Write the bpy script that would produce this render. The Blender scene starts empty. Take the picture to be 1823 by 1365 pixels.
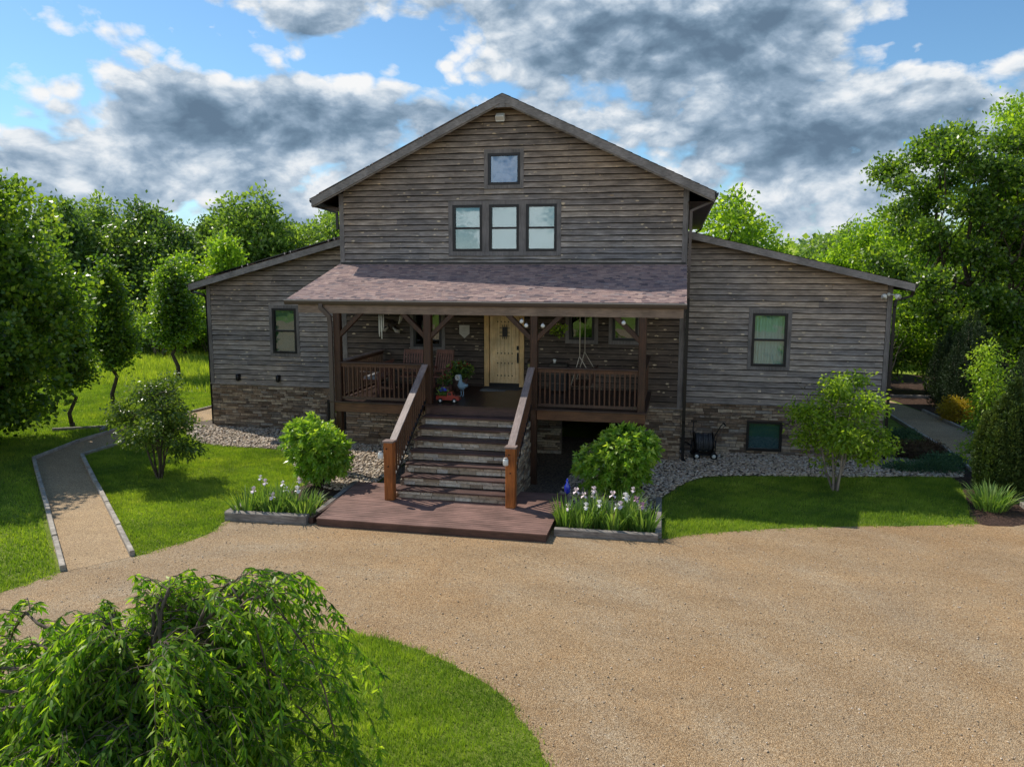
import bpy, bmesh, math, random
import numpy as np
from mathutils import Vector, Matrix
random.seed(7); RNG = np.random.default_rng(11)
sc = bpy.context.scene
COL = sc.collection
GZ = -2.36                     # ground level; z = 0 is the porch floor

# ------------------------------------------------------------------ materials
def newmat(name):
    m = bpy.data.materials.new(name); m.use_nodes = True
    nt = m.node_tree; nt.nodes.clear()
    return m, nt
class NT:
    def __init__(s, nt): s.nt = nt
    def n(s, t, **kw):
        nd = s.nt.nodes.new(t)
        for k, v in kw.items():
            if k.startswith('i_'): nd.inputs[k[2:].replace('_', ' ')].default_value = v
            else: setattr(nd, k, v)
        return nd
    def l(s, a, b): s.nt.links.new(a, b)
    def val(s, a, sock):
        if hasattr(a, 'is_linked') or hasattr(a, 'links'): s.l(a, sock)
        else: sock.default_value = a
    def math(s, op, a, b=0.0, c=None, clamp=False):
        nd = s.nt.nodes.new('ShaderNodeMath'); nd.operation = op; nd.use_clamp = clamp
        s.val(a, nd.inputs[0]); s.val(b, nd.inputs[1])
        if c is not None: s.val(c, nd.inputs[2])
        return nd.outputs[0]
    def vmath(s, op, a, b=None):
        nd = s.nt.nodes.new('ShaderNodeVectorMath'); nd.operation = op
        s.val(a, nd.inputs[0])
        if b is not None: s.val(b, nd.inputs[1])
        return nd.outputs[0]
    def mix(s, f, a, b, mode='MIX'):
        nd = s.nt.nodes.new('ShaderNodeMix'); nd.data_type = 'RGBA'; nd.blend_type = mode
        s.val(f, nd.inputs[0])
        for q, k in ((a, 6), (b, 7)):
            if isinstance(q, (tuple, list)): nd.inputs[k].default_value = (*q[:3], 1)
            else: s.l(q, nd.inputs[k])
        return nd.outputs[2]
    def noise(s, vec, scale, detail=4, rough=.55, dist=0.0):
        nd = s.nt.nodes.new('ShaderNodeTexNoise'); s.val(vec, nd.inputs['Vector'])
        nd.inputs['Scale'].default_value = scale; nd.inputs['Detail'].default_value = detail
        nd.inputs['Roughness'].default_value = rough; nd.inputs['Distortion'].default_value = dist
        return nd.outputs['Fac']
    def vor(s, vec, scale, feat='F1', out='Distance'):
        nd = s.nt.nodes.new('ShaderNodeTexVoronoi'); nd.feature = feat; s.val(vec, nd.inputs['Vector'])
        nd.inputs['Scale'].default_value = scale
        return nd.outputs[out]
    def ramp(s, f, stops):
        nd = s.nt.nodes.new('ShaderNodeValToRGB'); s.val(f, nd.inputs[0])
        cr = nd.color_ramp
        while len(cr.elements) < len(stops): cr.elements.new(.5)
        for e, (p, c) in zip(cr.elements, stops):
            e.position = p; e.color = (*c, 1) if len(c) == 3 else c
        return nd.outputs[0]
    def mapv(s, vec, scale=(1, 1, 1), rot=(0, 0, 0), loc=(0, 0, 0)):
        nd = s.nt.nodes.new('ShaderNodeMapping'); s.val(vec, nd.inputs[0])
        nd.inputs['Scale'].default_value = scale; nd.inputs['Rotation'].default_value = rot; nd.inputs['Location'].default_value = loc
        return nd.outputs[0]
    def n2v(s, vec, scale):
        nd = s.nt.nodes.new('ShaderNodeTexNoise'); s.val(vec, nd.inputs['Vector']); nd.inputs['Scale'].default_value = scale; nd.inputs['Detail'].default_value = 2; return nd.outputs['Color']
    def attr(s, name, out='Fac'):
        nd = s.nt.nodes.new('ShaderNodeAttribute'); nd.attribute_name = name; return nd.outputs[out]
    def pos(s):
        return s.nt.nodes.new('ShaderNodeNewGeometry').outputs['Position']
    def bump(s, h, strength=.5, dist=.02):
        nd = s.nt.nodes.new('ShaderNodeBump'); nd.inputs['Strength'].default_value = strength
        nd.inputs['Distance'].default_value = dist; s.val(h, nd.inputs['Height']); return nd.outputs[0]
    def out(s, sh):
        o = s.nt.nodes.new('ShaderNodeOutputMaterial'); s.l(sh, o.inputs[0])
    def bsdf(s, col, rough=.7, normal=None, metal=0.0, spec=.3):
        b = s.nt.nodes.new('ShaderNodeBsdfPrincipled')
        if isinstance(col, (tuple, list)): b.inputs['Base Color'].default_value = (*col[:3], 1)
        else: s.l(col, b.inputs['Base Color'])
        s.val(rough, b.inputs['Roughness']); b.inputs['Metallic'].default_value = metal
        b.inputs['Specular IOR Level'].default_value = spec
        if normal is not None: s.l(normal, b.inputs['Normal'])
        return b.outputs[0]
M = {}
def simple(name, col, rough=.6, metal=0.0, spec=.4, var=.15, scale=8):
    m, nt = newmat(name); t = NT(nt); p = t.pos()
    n = t.noise(p, scale, 4)
    c = t.mix(n, tuple(x * (1 - var) for x in col), tuple(min(1, x * (1 + var)) for x in col))
    t.out(t.bsdf(c, rough, t.bump(t.noise(p, scale * 6, 3), .15, .004), metal, spec)); M[name] = m
def siding_mat(name, dark, mid, light, tan, warm=.5):
    m, nt = newmat(name); t = NT(nt)
    uv = t.attr('uvw', 'Vector'); r = t.attr('rnd'); r2 = t.attr('rnd2')
    su = t.nt.nodes.new('ShaderNodeSeparateXYZ'); t.l(uv, su.inputs[0]); zl = su.outputs[2]
    off = t.nt.nodes.new('ShaderNodeCombineXYZ'); t.l(t.math('MULTIPLY', r, 37.0), off.inputs[0]); t.l(t.math('MULTIPLY', r2, 19.0), off.inputs[1])
    v = t.vmath('ADD', uv, off.outputs[0])
    grain = t.noise(t.mapv(v, (1.2, 22, 22)), 2.6, 6, .65, .4)
    blot = t.noise(t.mapv(v, (1, 2.2, 2)), 1.6, 5, .6)
    c = t.ramp(grain, [(.28, dark), (.5, mid), (.72, light)])
    c = t.mix(t.math('MULTIPLY', t.math('SUBTRACT', blot, .35, clamp=True), 1.6), c, tuple(x * .42 for x in dark), 'MIX')
    bc = t.ramp(r, [(0, (.72, .72, .74)), (.35, (.90, .89, .89)), (.7, (1.06, 1.03, 1.0)), (1, (1.28, 1.22, 1.14))])
    c = t.mix(1.0, c, bc, 'MULTIPLY')
    # warm patches where bare wood shows
    sp = t.noise(t.mapv(v, (1.0, 5, 5), loc=(3, 7, 1)), 1.8, 3, .5)
    c = t.mix(t.ramp(sp, [(.68, (0, 0, 0)), (.78, (.55, .55, .55))]), c, tan)
    kn = t.vor(t.mapv(v, (2.2, 3.6, 4)), 1.1)
    kf = t.ramp(kn, [(0, (1, 1, 1)), (.13, (.9, .9, .9)), (.19, (0, 0, 0))])
    kn2 = t.noise(v, 9, 2); kf = t.math('MULTIPLY', kf, t.ramp(kn2, [(.44, (0, 0, 0)), (.54, (1, 1, 1))]))
    c = t.mix(t.math('MULTIPLY', kf, .75), c, (.80, .66, .44))
    pz = t.nt.nodes.new('ShaderNodeSeparateXYZ'); t.l(t.pos(), pz.inputs[0])
    prot = t.math('MULTIPLY', t.math('SUBTRACT', t.math('ADD', pz.outputs[2], t.math('MULTIPLY', t.math('ABSOLUTE', pz.outputs[0]), .42)), 6.4), .5, clamp=True)   # boards sheltered under the eaves keep a warmer brown
    c = t.mix(prot, c, t.mix(1.0, c, (.88, .81, .74), 'MULTIPLY'))
    c = t.mix(t.ramp(zl, [(.148, (0, 0, 0)), (.172, (1, 1, 1))]), c, t.mix(1.0, c, (.13, .13, .135), 'MULTIPLY'))    # lap shadow painted dark along the top of each board
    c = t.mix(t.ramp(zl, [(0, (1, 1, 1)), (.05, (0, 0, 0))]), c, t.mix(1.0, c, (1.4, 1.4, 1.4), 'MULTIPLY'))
    weat = t.noise(t.pos(), .35, 4, .6)
    c = t.mix(1.0, c, t.ramp(weat, [(.3, (.82, .86, .92)), (.7, (1.15, 1.08, .98))]), 'MULTIPLY')
    t.out(t.bsdf(c, .72, t.bump(grain, .5, .012), 0, .3)); M[name] = m
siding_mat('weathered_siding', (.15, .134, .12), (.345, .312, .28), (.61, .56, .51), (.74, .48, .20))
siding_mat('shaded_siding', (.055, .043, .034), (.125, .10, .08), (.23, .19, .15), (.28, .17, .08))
def wood(name, a, b, rough=.55, grain=(14, 14, 1.2), spec=.4, bs=.3):
    m, nt = newmat(name); t = NT(nt); p = t.pos()
    g = t.noise(t.mapv(p, grain), 2.2, 5, .6, .6); g2 = t.noise(p, 1.7, 3)
    c = t.ramp(g, [(.3, a), (.7, b)])
    c = t.mix(1.0, c, t.ramp(g2, [(.3, (.7, .7, .7)), (.7, (1.25, 1.25, 1.25))]), 'MULTIPLY')
    t.out(t.bsdf(c, rough, t.bump(g, bs, .006), 0, spec)); M[name] = m
wood('weathered_trim', (.15, .135, .125), (.30, .275, .255), .75, (3, 3, 14))
wood('weathered_trim_upright', (.12, .108, .10), (.235, .215, .20), .75)
wood('stained_post', (.025, .012, .007), (.075, .031, .013), .5)
wood('orange_post', (.22, .062, .012), (.46, .15, .032), .45)
wood('stained_rail', (.03, .014, .009), (.075, .033, .018), .45, (1.5, 14, 14), .6)
wood('weathered_rail', (.17, .12, .10), (.34, .255, .22), .5, (14, 1.5, 4), .6)
wood('rail_shade', (.05, .03, .022), (.10, .06, .045), .4, (14, 1.5, 4), .6)
wood('baluster_wood', (.05, .022, .011), (.12, .052, .023), .5)
wood('tread_wood', (.05, .025, .02), (.12, .06, .047), .5, (1.2, 14, 14), .5)
wood('porch_boards', (.03, .016, .012), (.065, .034, .026), .38, (1.5, 14, 14), .5)
wood('ceiling_boards', (.05, .028, .016), (.10, .06, .035), .6, (1.5, 14, 14))
wood('beam_wood', (.075, .034, .015), (.17, .08, .034), .6, (1.2, 12, 12))
wood('fascia_wood', (.15, .105, .075), (.27, .195, .14), .6, (1.2, 12, 12))
wood('door_wood', (.68, .42, .16), (.88, .62, .30), .5, (16, 16, 1.2), .3, .1)
wood('door_slab_wood', (.72, .50, .24), (.92, .72, .42), .5, (16, 16, 1.2), .3, .1)
wood('bark', (.035, .028, .02), (.12, .095, .07), .9, (6, 6, 2), .2, .8)
wood('pale_bark', (.16, .13, .10), (.34, .29, .24), .85, (8, 8, 3), .2, .6)
wood('twig_bark', (.07, .05, .035), (.20, .16, .12), .8, (8, 8, 3), .2, .3)
wood('timber', (.26, .23, .19), (.50, .45, .38), .8, (3, 3, 12), .2, .5)
wood('old_timber', (.15, .13, .115), (.33, .30, .265), .85, (2, 12, 12), .2, .5)
wood('chair_wood', (.12, .05, .035), (.24, .11, .08), .5)
simple('black_metal', (.012, .012, .013), .35, .3, .5)
simple('black_frame', (.010, .010, .012), .4)
simple('grey_gutter', (.085, .062, .05), .4, .0, .5)
simple('gutter_lip', (.42, .39, .36), .4)
simple('white_paint', (.62, .62, .60), .4)
simple('plaque', (.55, .53, .47), .6)
simple('rubber', (.012, .012, .013), .8)
simple('red_paint', (.28, .035, .025), .35)
simple('blue_petal', (.05, .09, .65), .6, var=.4)
simple('blue_glass', (.01, .03, .45), .1, 0, .8)
simple('red_petal', (.28, .02, .015), .6)
simple('iris_petal', (.78, .66, .68), .6, var=.12, scale=30)
simple('iris_petal_white', (.85, .82, .78), .6, var=.05)
simple('iris_petal_purple', (.50, .30, .40), .6, var=.3)
simple('cord', (.50, .44, .34), .8)
simple('cushion', (.30, .31, .33), .9)
simple('doormat', (.055, .065, .075), .9)
simple('doormat_pale', (.20, .23, .25), .9)
simple('goose_paint', (.26, .40, .50), .45)
simple('white_enamel', (.72, .74, .70), .3)
simple('antler', (.45, .42, .36), .6)
simple('dark_plaque', (.03, .018, .012), .6)
simple('teal_canvas', (.03, .22, .19), .7)
simple('hose_rubber', (.06, .065, .07), .45)
simple('terracotta', (.10, .06, .045), .8)
simple('green_blind', (.13, .19, .20), .7, var=.05)
simple('teal_blind', (.085, .135, .14), .7, var=.08)
simple('white_curtain', (.60, .64, .58), .8, var=.15)
simple('sky_blind', (.26, .37, .44), .7, var=.05)
simple('interior', (.03, .03, .028), .9)
simple('mortar', (.035, .03, .026), .95)
simple('roof_under', (.05, .038, .03), .8)
simple('soil', (.045, .03, .02), .95)
simple('deck_shadow', (.03, .02, .016), .8)
# window glass
def glass(name, tint, refl):
    m, nt = newmat(name); t = NT(nt)
    tr = t.n('ShaderNodeBsdfTransparent'); tr.inputs[0].default_value = (*tint, 1)
    gl = t.n('ShaderNodeBsdfGlossy'); gl.inputs['Roughness'].default_value = .02; gl.inputs[0].default_value = (.85, .95, 1, 1)
    w = t.noise(t.pos(), 1.3, 2); t.l(t.bump(w, .25, .02), gl.inputs['Normal'])
    mx = t.n('ShaderNodeMixShader'); mx.inputs[0].default_value = refl
    t.l(tr.outputs[0], mx.inputs[1]); t.l(gl.outputs[0], mx.inputs[2]); t.out(mx.outputs[0]); M[name] = m
glass('pane_glass', (.75, .88, .88), .13)
glass('sky_glass', (.35, .6, .8), .10)
glass('dark_glass', (.3, .36, .34), .16)
# solar
simple('solar_glass', (.008, .009, .014), .15, .2, .6)
# stone
m, nt = newmat('ledgestone'); t = NT(nt); p = t.pos(); r = t.attr('rnd'); r2 = t.attr('rnd2')
c = t.ramp(r, [(0, (.12, .09, .065)), (.25, (.32, .23, .155)), (.45, (.20, .17, .14)), (.65, (.42, .325, .225)), (.85, (.56, .46, .335)), (1, (.34, .31, .27))])
n1 = t.noise(p, 9, 6, .7)
c = t.mix(1.0, c, t.ramp(n1, [(.25, (.45, .45, .45)), (.55, (1, 1, 1)), (.8, (1.5, 1.45, 1.35))]), 'MULTIPLY')
c = t.mix(t.math('MULTIPLY', t.ramp(t.noise(p, 3.1, 3), [(.55, (0, 0, 0)), (.7, (1, 1, 1))]), .35), c, (.26, .13, .06))
t.out(t.bsdf(c, .8, t.bump(t.noise(t.mapv(p, (1, 1, 2.5)), 22, 6, .7), .8, .02), 0, .3)); M['ledgestone'] = m
m, nt = newmat('pale_ledgestone'); t = NT(nt); p = t.pos(); r = t.attr('rnd')
c = t.ramp(r, [(0, (.27, .20, .14)), (.3, (.54, .44, .33)), (.5, (.42, .33, .24)), (.75, (.70, .61, .49)), (1, (.54, .50, .45))])
c = t.mix(1.0, c, t.ramp(t.noise(p, 9, 6, .7), [(.25, (.5, .5, .5)), (.55, (1, 1, 1)), (.8, (1.4, 1.35, 1.3))]), 'MULTIPLY')
t.out(t.bsdf(c, .8, t.bump(t.noise(t.mapv(p, (1, 1, 2.5)), 22, 6, .7), .8, .02), 0, .3)); M['pale_ledgestone'] = m
# shingles
m, nt = newmat('shingles'); t = NT(nt); p = t.pos(); r = t.attr('rnd')
c = t.ramp(r, [(0, (.11, .09, .10)), (.10, (.27, .19, .18)), (.4, (.39, .275, .24)), (.6, (.26, .19, .185)), (.8, (.46, .33, .28)), (.93, (.16, .135, .15)), (1, (.42, .335, .305))])
c = t.mix(1.0, c, t.ramp(t.noise(p, 60, 3, .8), [(.3, (.6, .6, .6)), (.7, (1.4, 1.4, 1.4))]), 'MULTIPLY')
c = t.mix(1.0, c, t.ramp(t.noise(p, .8, 4), [(.3, (.85, .85, .88)), (.7, (1.15, 1.12, 1.1))]), 'MULTIPLY')
t.out(t.bsdf(c, .85, t.bump(t.noise(p, 130, 2), .5, .006), 0, .25)); M['shingles'] = m
# gravel
def gravel(name, cols, sc1, sc2, bd, tone, tracks=False):
    m, nt = newmat(name); t = NT(nt); p = t.pos()
    v1 = t.vor(p, sc1, 'F1', 'Color'); d1 = t.vor(p, sc1)
    v2 = t.vor(p, sc2, 'F1', 'Color'); d2 = t.vor(p, sc2)
    s1 = t.nt.nodes.new('ShaderNodeSeparateColor'); t.l(v1, s1.inputs[0])
    s2 = t.nt.nodes.new('ShaderNodeSeparateColor'); t.l(v2, s2.inputs[0])
    c1 = t.ramp(s1.outputs[0], cols); c2 = t.ramp(s2.outputs[1], cols)
    c = t.mix(.38, c1, c2)
    pb = t.noise(p, 34, 3, .8); c = t.mix(1.0, c, t.ramp(pb, [(.28, (.62, .60, .58)), (.5, (1, 1, 1)), (.72, (1.28, 1.28, 1.28))]), 'MULTIPLY')
    crev = t.ramp(d1, [(.25, (1, 1, 1)), (.75, (.35, .33, .3))])
    c = t.mix(.9, c, crev, 'MULTIPLY')
    big = t.noise(p, .22, 5, .6); c = t.mix(1.0, c, t.ramp(big, tone), 'MULTIPLY')
    mid = t.noise(t.mapv(p, (.5, 1.2, 1), (0, 0, .35)), .9, 5, .65)
    c = t.mix(1.0, c, t.ramp(mid, [(.3, (.84, .83, .82)), (.55, (1, 1, 1)), (.75, (1.14, 1.10, 1.04))]), 'MULTIPLY')
    if tracks:
        pc = t.vmath('SUBTRACT', p, (0, -19.3, 0)); sp = t.nt.nodes.new('ShaderNodeSeparateXYZ'); t.l(pc, sp.inputs[0])
        rad = t.math('SQRT', t.math('ADD', t.math('MULTIPLY', sp.outputs[0], sp.outputs[0]), t.math('MULTIPLY', sp.outputs[1], sp.outputs[1])))
        wob = t.math('MULTIPLY', t.math('SUBTRACT', t.noise(p, .35, 3), .5), 1.3)
        tr = t.math('SINE', t.math('MULTIPLY', t.math('ADD', rad, wob), 3.55)); fine = t.math('SINE', t.math('MULTIPLY', t.math('ADD', rad, t.math('MULTIPLY', wob, .6)), 21))
        tw = t.math('MULTIPLY', t.math('ADD', t.math('MULTIPLY', tr, .5), t.math('ADD', t.math('MULTIPLY', fine, .12), .5)), t.ramp(t.noise(p, .5, 4), [(.35, (.2, .2, .2)), (.65, (1, 1, 1))]), clamp=True)
        c = t.mix(1.0, c, t.ramp(tw, [(0, (1.0, .93, .83)), (.5, (1.02, .98, .92)), (1, (1.06, 1.07, 1.07))]), 'MULTIPLY')
        dk = t.noise(t.mapv(p, (1, 1, 1), loc=(9, 4, 0)), .16, 5, .65); c = t.mix(t.ramp(dk, [(.5, (0, 0, 0)), (.68, (.5, .5, .5))]), c, t.mix(1.0, c, (.88, .74, .57), 'MULTIPLY'))
    h = t.math('SUBTRACT', 1.0, d1); h = t.math('ADD', h, t.math('MULTIPLY', t.math('SUBTRACT', 1.0, d2), .4))
    t.out(t.bsdf(c, .85, t.bump(h, .9, bd), 0, .25)); M[name] = m
gravel('drive_gravel', [(0, (.28, .20, .13)), (.25, (.50, .365, .225)), (.5, (.60, .46, .30)), (.7, (.45, .36, .26)), (.85, (.76, .64, .47)), (1, (.36, .31, .26))], 58, 27, .014,
       [(.25, (1.04, .90, .72)), (.48, (1.0, .95, .87)), (.72, (.95, .95, .95))], True)
gravel('path_gravel', [(0, (.36, .265, .17)), (.3, (.60, .45, .29)), (.6, (.72, .57, .38)), (1, (.50, .41, .30))], 50, 22, .012, [(.3, (1, .9, .75)), (.7, (1, .95, .88))])
gravel('pebble_base', [(0, (.10, .085, .07)), (.5, (.28, .23, .17)), (1, (.18, .16, .14))], 16, 34, .03, [(.3, (.9, .85, .8)), (.7, (1, 1, 1))])
gravel('mulch', [(0, (.035, .018, .012)), (.4, (.09, .05, .035)), (.7, (.15, .09, .065)), (1, (.06, .035, .025))], 30, 12, .03, [(.3, (.8, .8, .8)), (.7, (1.2, 1.15, 1.1))])
m, nt = newmat('pebbles'); t = NT(nt); r = t.attr('rnd')
c = t.ramp(r, [(0, (.20, .165, .13)), (.2, (.48, .38, .27)), (.45, (.64, .53, .39)), (.65, (.38, .31, .25)), (.85, (.74, .67, .57)), (1, (.52, .35, .22))])
t.out(t.bsdf(c, .75, None, 0, .3)); M['pebbles'] = m
m, nt = newmat('loose_stone'); t = NT(nt); r = t.attr('rnd')
c = t.ramp(r, [(0, (.30, .24, .18)), (.3, (.50, .38, .25)), (.7, (.60, .48, .35)), (1, (.68, .60, .50))])
t.out(t.bsdf(c, .8, None, 0, .2)); M['loose_stone'] = m
# ground (grass under the blades, meadow far off)
m, nt = newmat('meadow'); t = NT(nt); p = t.pos()
a = t.noise(p, .12, 5, .6); b = t.noise(p, 2.5, 5, .7); d = t.noise(p, 26, 4, .8)
c = t.ramp(b, [(.25, (.09, .13, .02)), (.5, (.16, .215, .032)), (.75, (.26, .29, .06))])
c = t.mix(1.0, c, t.ramp(d, [(.3, (.55, .55, .55)), (.7, (1.45, 1.45, 1.45))]), 'MULTIPLY')
yy = t.nt.nodes.new('ShaderNodeSeparateXYZ'); t.l(p, yy.inputs[0])
far = t.math('MULTIPLY', t.math('SUBTRACT', yy.outputs[1], 14.0), .06, clamp=True)
c = t.mix(t.math('MULTIPLY', far, .8), c, t.ramp(a, [(.3, (.26, .35, .04)), (.6, (.36, .43, .06)), (.8, (.46, .46, .10))]))
t.out(t.bsdf(c, .95, t.bump(d, .7, .05), 0, .1)); M['meadow'] = m
def leafmat(name, stops, trans=.42, rough=.5, tmul=1.7, spec=.35):
    m, nt = newmat(name); t = NT(nt); r = t.attr('rnd')
    c = t.ramp(r, stops)
    big = t.noise(t.pos(), .8, 3)
    c = t.mix(1.0, c, t.ramp(big, [(.3, (.75, .8, .8)), (.7, (1.25, 1.18, 1.0))]), 'MULTIPLY')
    if name == 'grass_blades': c = t.mix(t.ramp(t.noise(t.pos(), .55, 5, .7), [(.5, (0, 0, 0)), (.7, (.6, .6, .6))]), c, t.mix(1.0, c, (1.45, 1.18, 1.3), 'MULTIPLY'))
    b = t.bsdf(c, rough, None, 0, spec)
    tr = t.n('ShaderNodeBsdfTranslucent'); c2 = t.mix(1.0, c, (tmul, tmul * 1.02, tmul * .35), 'MULTIPLY'); t.l(c2, tr.inputs[0])
    mx = t.n('ShaderNodeMixShader'); mx.inputs[0].default_value = trans
    t.l(b, mx.inputs[1]); t.l(tr.outputs[0], mx.inputs[2]); t.out(mx.outputs[0]); M[name] = m
leafmat('grass_blades', [(0, (.08, .15, .02)), (.35, (.17, .275, .032)), (.75, (.30, .41, .055)), (1, (.50, .53, .15))], .38, .55, 1.7, .4)
leafmat('tall_grass', [(0, (.17, .26, .03)), (.5, (.32, .42, .05)), (1, (.52, .55, .13))], .35, .7)
leafmat('leaf_maple', [(0, (.025, .06, .012)), (.4, (.085, .165, .024)), (.75, (.19, .29, .035)), (1, (.38, .46, .07))], .45, .38, 2.1, .6)
leafmat('leaf_dark', [(0, (.035, .08, .026)), (.5, (.10, .18, .045)), (1, (.25, .34, .075))], .4, .4, 1.9, .5)
leafmat('leaf_light', [(0, (.08, .17, .02)), (.5, (.21, .34, .034)), (1, (.46, .56, .08))], .5, .42, 2.0, .5)
leafmat('leaf_far', [(0, (.06, .12, .035)), (.5, (.15, .24, .055)), (1, (.32, .42, .10))], .45, .45, 2.0, .5)
leafmat('leaf_hydrangea', [(0, (.06, .15, .018)), (.45, (.17, .33, .036)), (1, (.50, .62, .11))], .38, .34, 1.7, .6)
leafmat('leaf_small', [(0, (.05, .10, .02)), (.5, (.12, .19, .03)), (1, (.28, .34, .08))], .4, .35, spec=.6)
leafmat('leaf_lime', [(0, (.11, .21, .02)), (.5, (.29, .43, .035)), (1, (.56, .66, .11))], .5, .40, 1.5, .5)
leafmat('leaf_yew', [(0, (.014, .035, .010)), (.5, (.045, .085, .016)), (1, (.17, .22, .04))], .15, .6)
leafmat('leaf_yew_dark', [(0, (.012, .028, .012)), (.6, (.03, .06, .02)), (1, (.08, .12, .035))], .1, .6)
leafmat('leaf_gold', [(0, (.22, .18, .01)), (.5, (.42, .30, .015)), (1, (.55, .42, .04))], .3)
leafmat('leaf_juniper', [(0, (.03, .075, .04)), (.5, (.06, .14, .07)), (1, (.13, .22, .10))], .1, .7)
leafmat('leaf_cherry', [(0, (.045, .12, .012)), (.45, (.12, .25, .02)), (1, (.42, .54, .07))], .48, .45, 2.0, .4)
leafmat('leaf_iris', [(0, (.07, .15, .035)), (.5, (.14, .25, .06)), (1, (.26, .36, .11))], .35, .45)
leafmat('leaf_heath', [(0, (.04, .025, .02)), (.5, (.08, .05, .035)), (1, (.10, .09, .04))], .1, .8)

# ------------------------------------------------------------------ mesh helpers
def tag(o, label=None, cat=None, group=None, kind=None):
    if label: o['label'] = label
    if cat: o['category'] = cat
    if group: o['group'] = group
    if kind: o['kind'] = kind
    return o
def thing(name, label, cat, loc=(0, 0, 0), rz=0, group=None):
    o = bpy.data.objects.new(name, None); COL.objects.link(o); o.location = loc; o.rotation_euler = (0, 0, rz)
    o.empty_display_size = .2
    return tag(o, label, cat, group)
def link(name, me, mat, parent=None):
    o = bpy.data.objects.new(name, me); COL.objects.link(o)
    if mat is not None:
        me.materials.clear(); me.materials.append(M[mat])
    if parent is not None: o.parent = parent
    return o
def dup(root, loc, rz, scale=1.0, label=None, group=None):
    def cp(o, par):
        c = o.copy(); COL.objects.link(c); c.parent = par
        for ch in [k for k in o.children]: cp(ch, c)
        return c
    r = cp(root, None); r.location = loc; r.rotation_euler = (0, 0, rz)
    r.scale = (scale, scale, scale) if not isinstance(scale, tuple) else scale
    if label: r['label'] = label
    if group: r['group'] = group
    return r
def fastmesh(name, V, Q, rnd=None, smooth=False, extra=None):
    V = np.asarray(V, np.float32).reshape(-1, 3); Q = np.asarray(Q, np.int32); k = Q.shape[1]
    me = bpy.data.meshes.new(name)
    me.vertices.add(len(V)); me.vertices.foreach_set('co', V.ravel())
    me.loops.add(Q.size); me.loops.foreach_set('vertex_index', Q.ravel())
    me.polygons.add(len(Q)); me.polygons.foreach_set('loop_start', np.arange(len(Q), dtype=np.int32) * k)
    me.polygons.foreach_set('loop_total', np.full(len(Q), k, np.int32))
    if smooth: me.polygons.foreach_set('use_smooth', np.ones(len(Q), bool))
    if rnd is not None:
        a = me.attributes.new('rnd', 'FLOAT', 'FACE'); a.data.foreach_set('value', np.asarray(rnd, np.float32))
    me.update(calc_edges=True)
    return me
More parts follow.
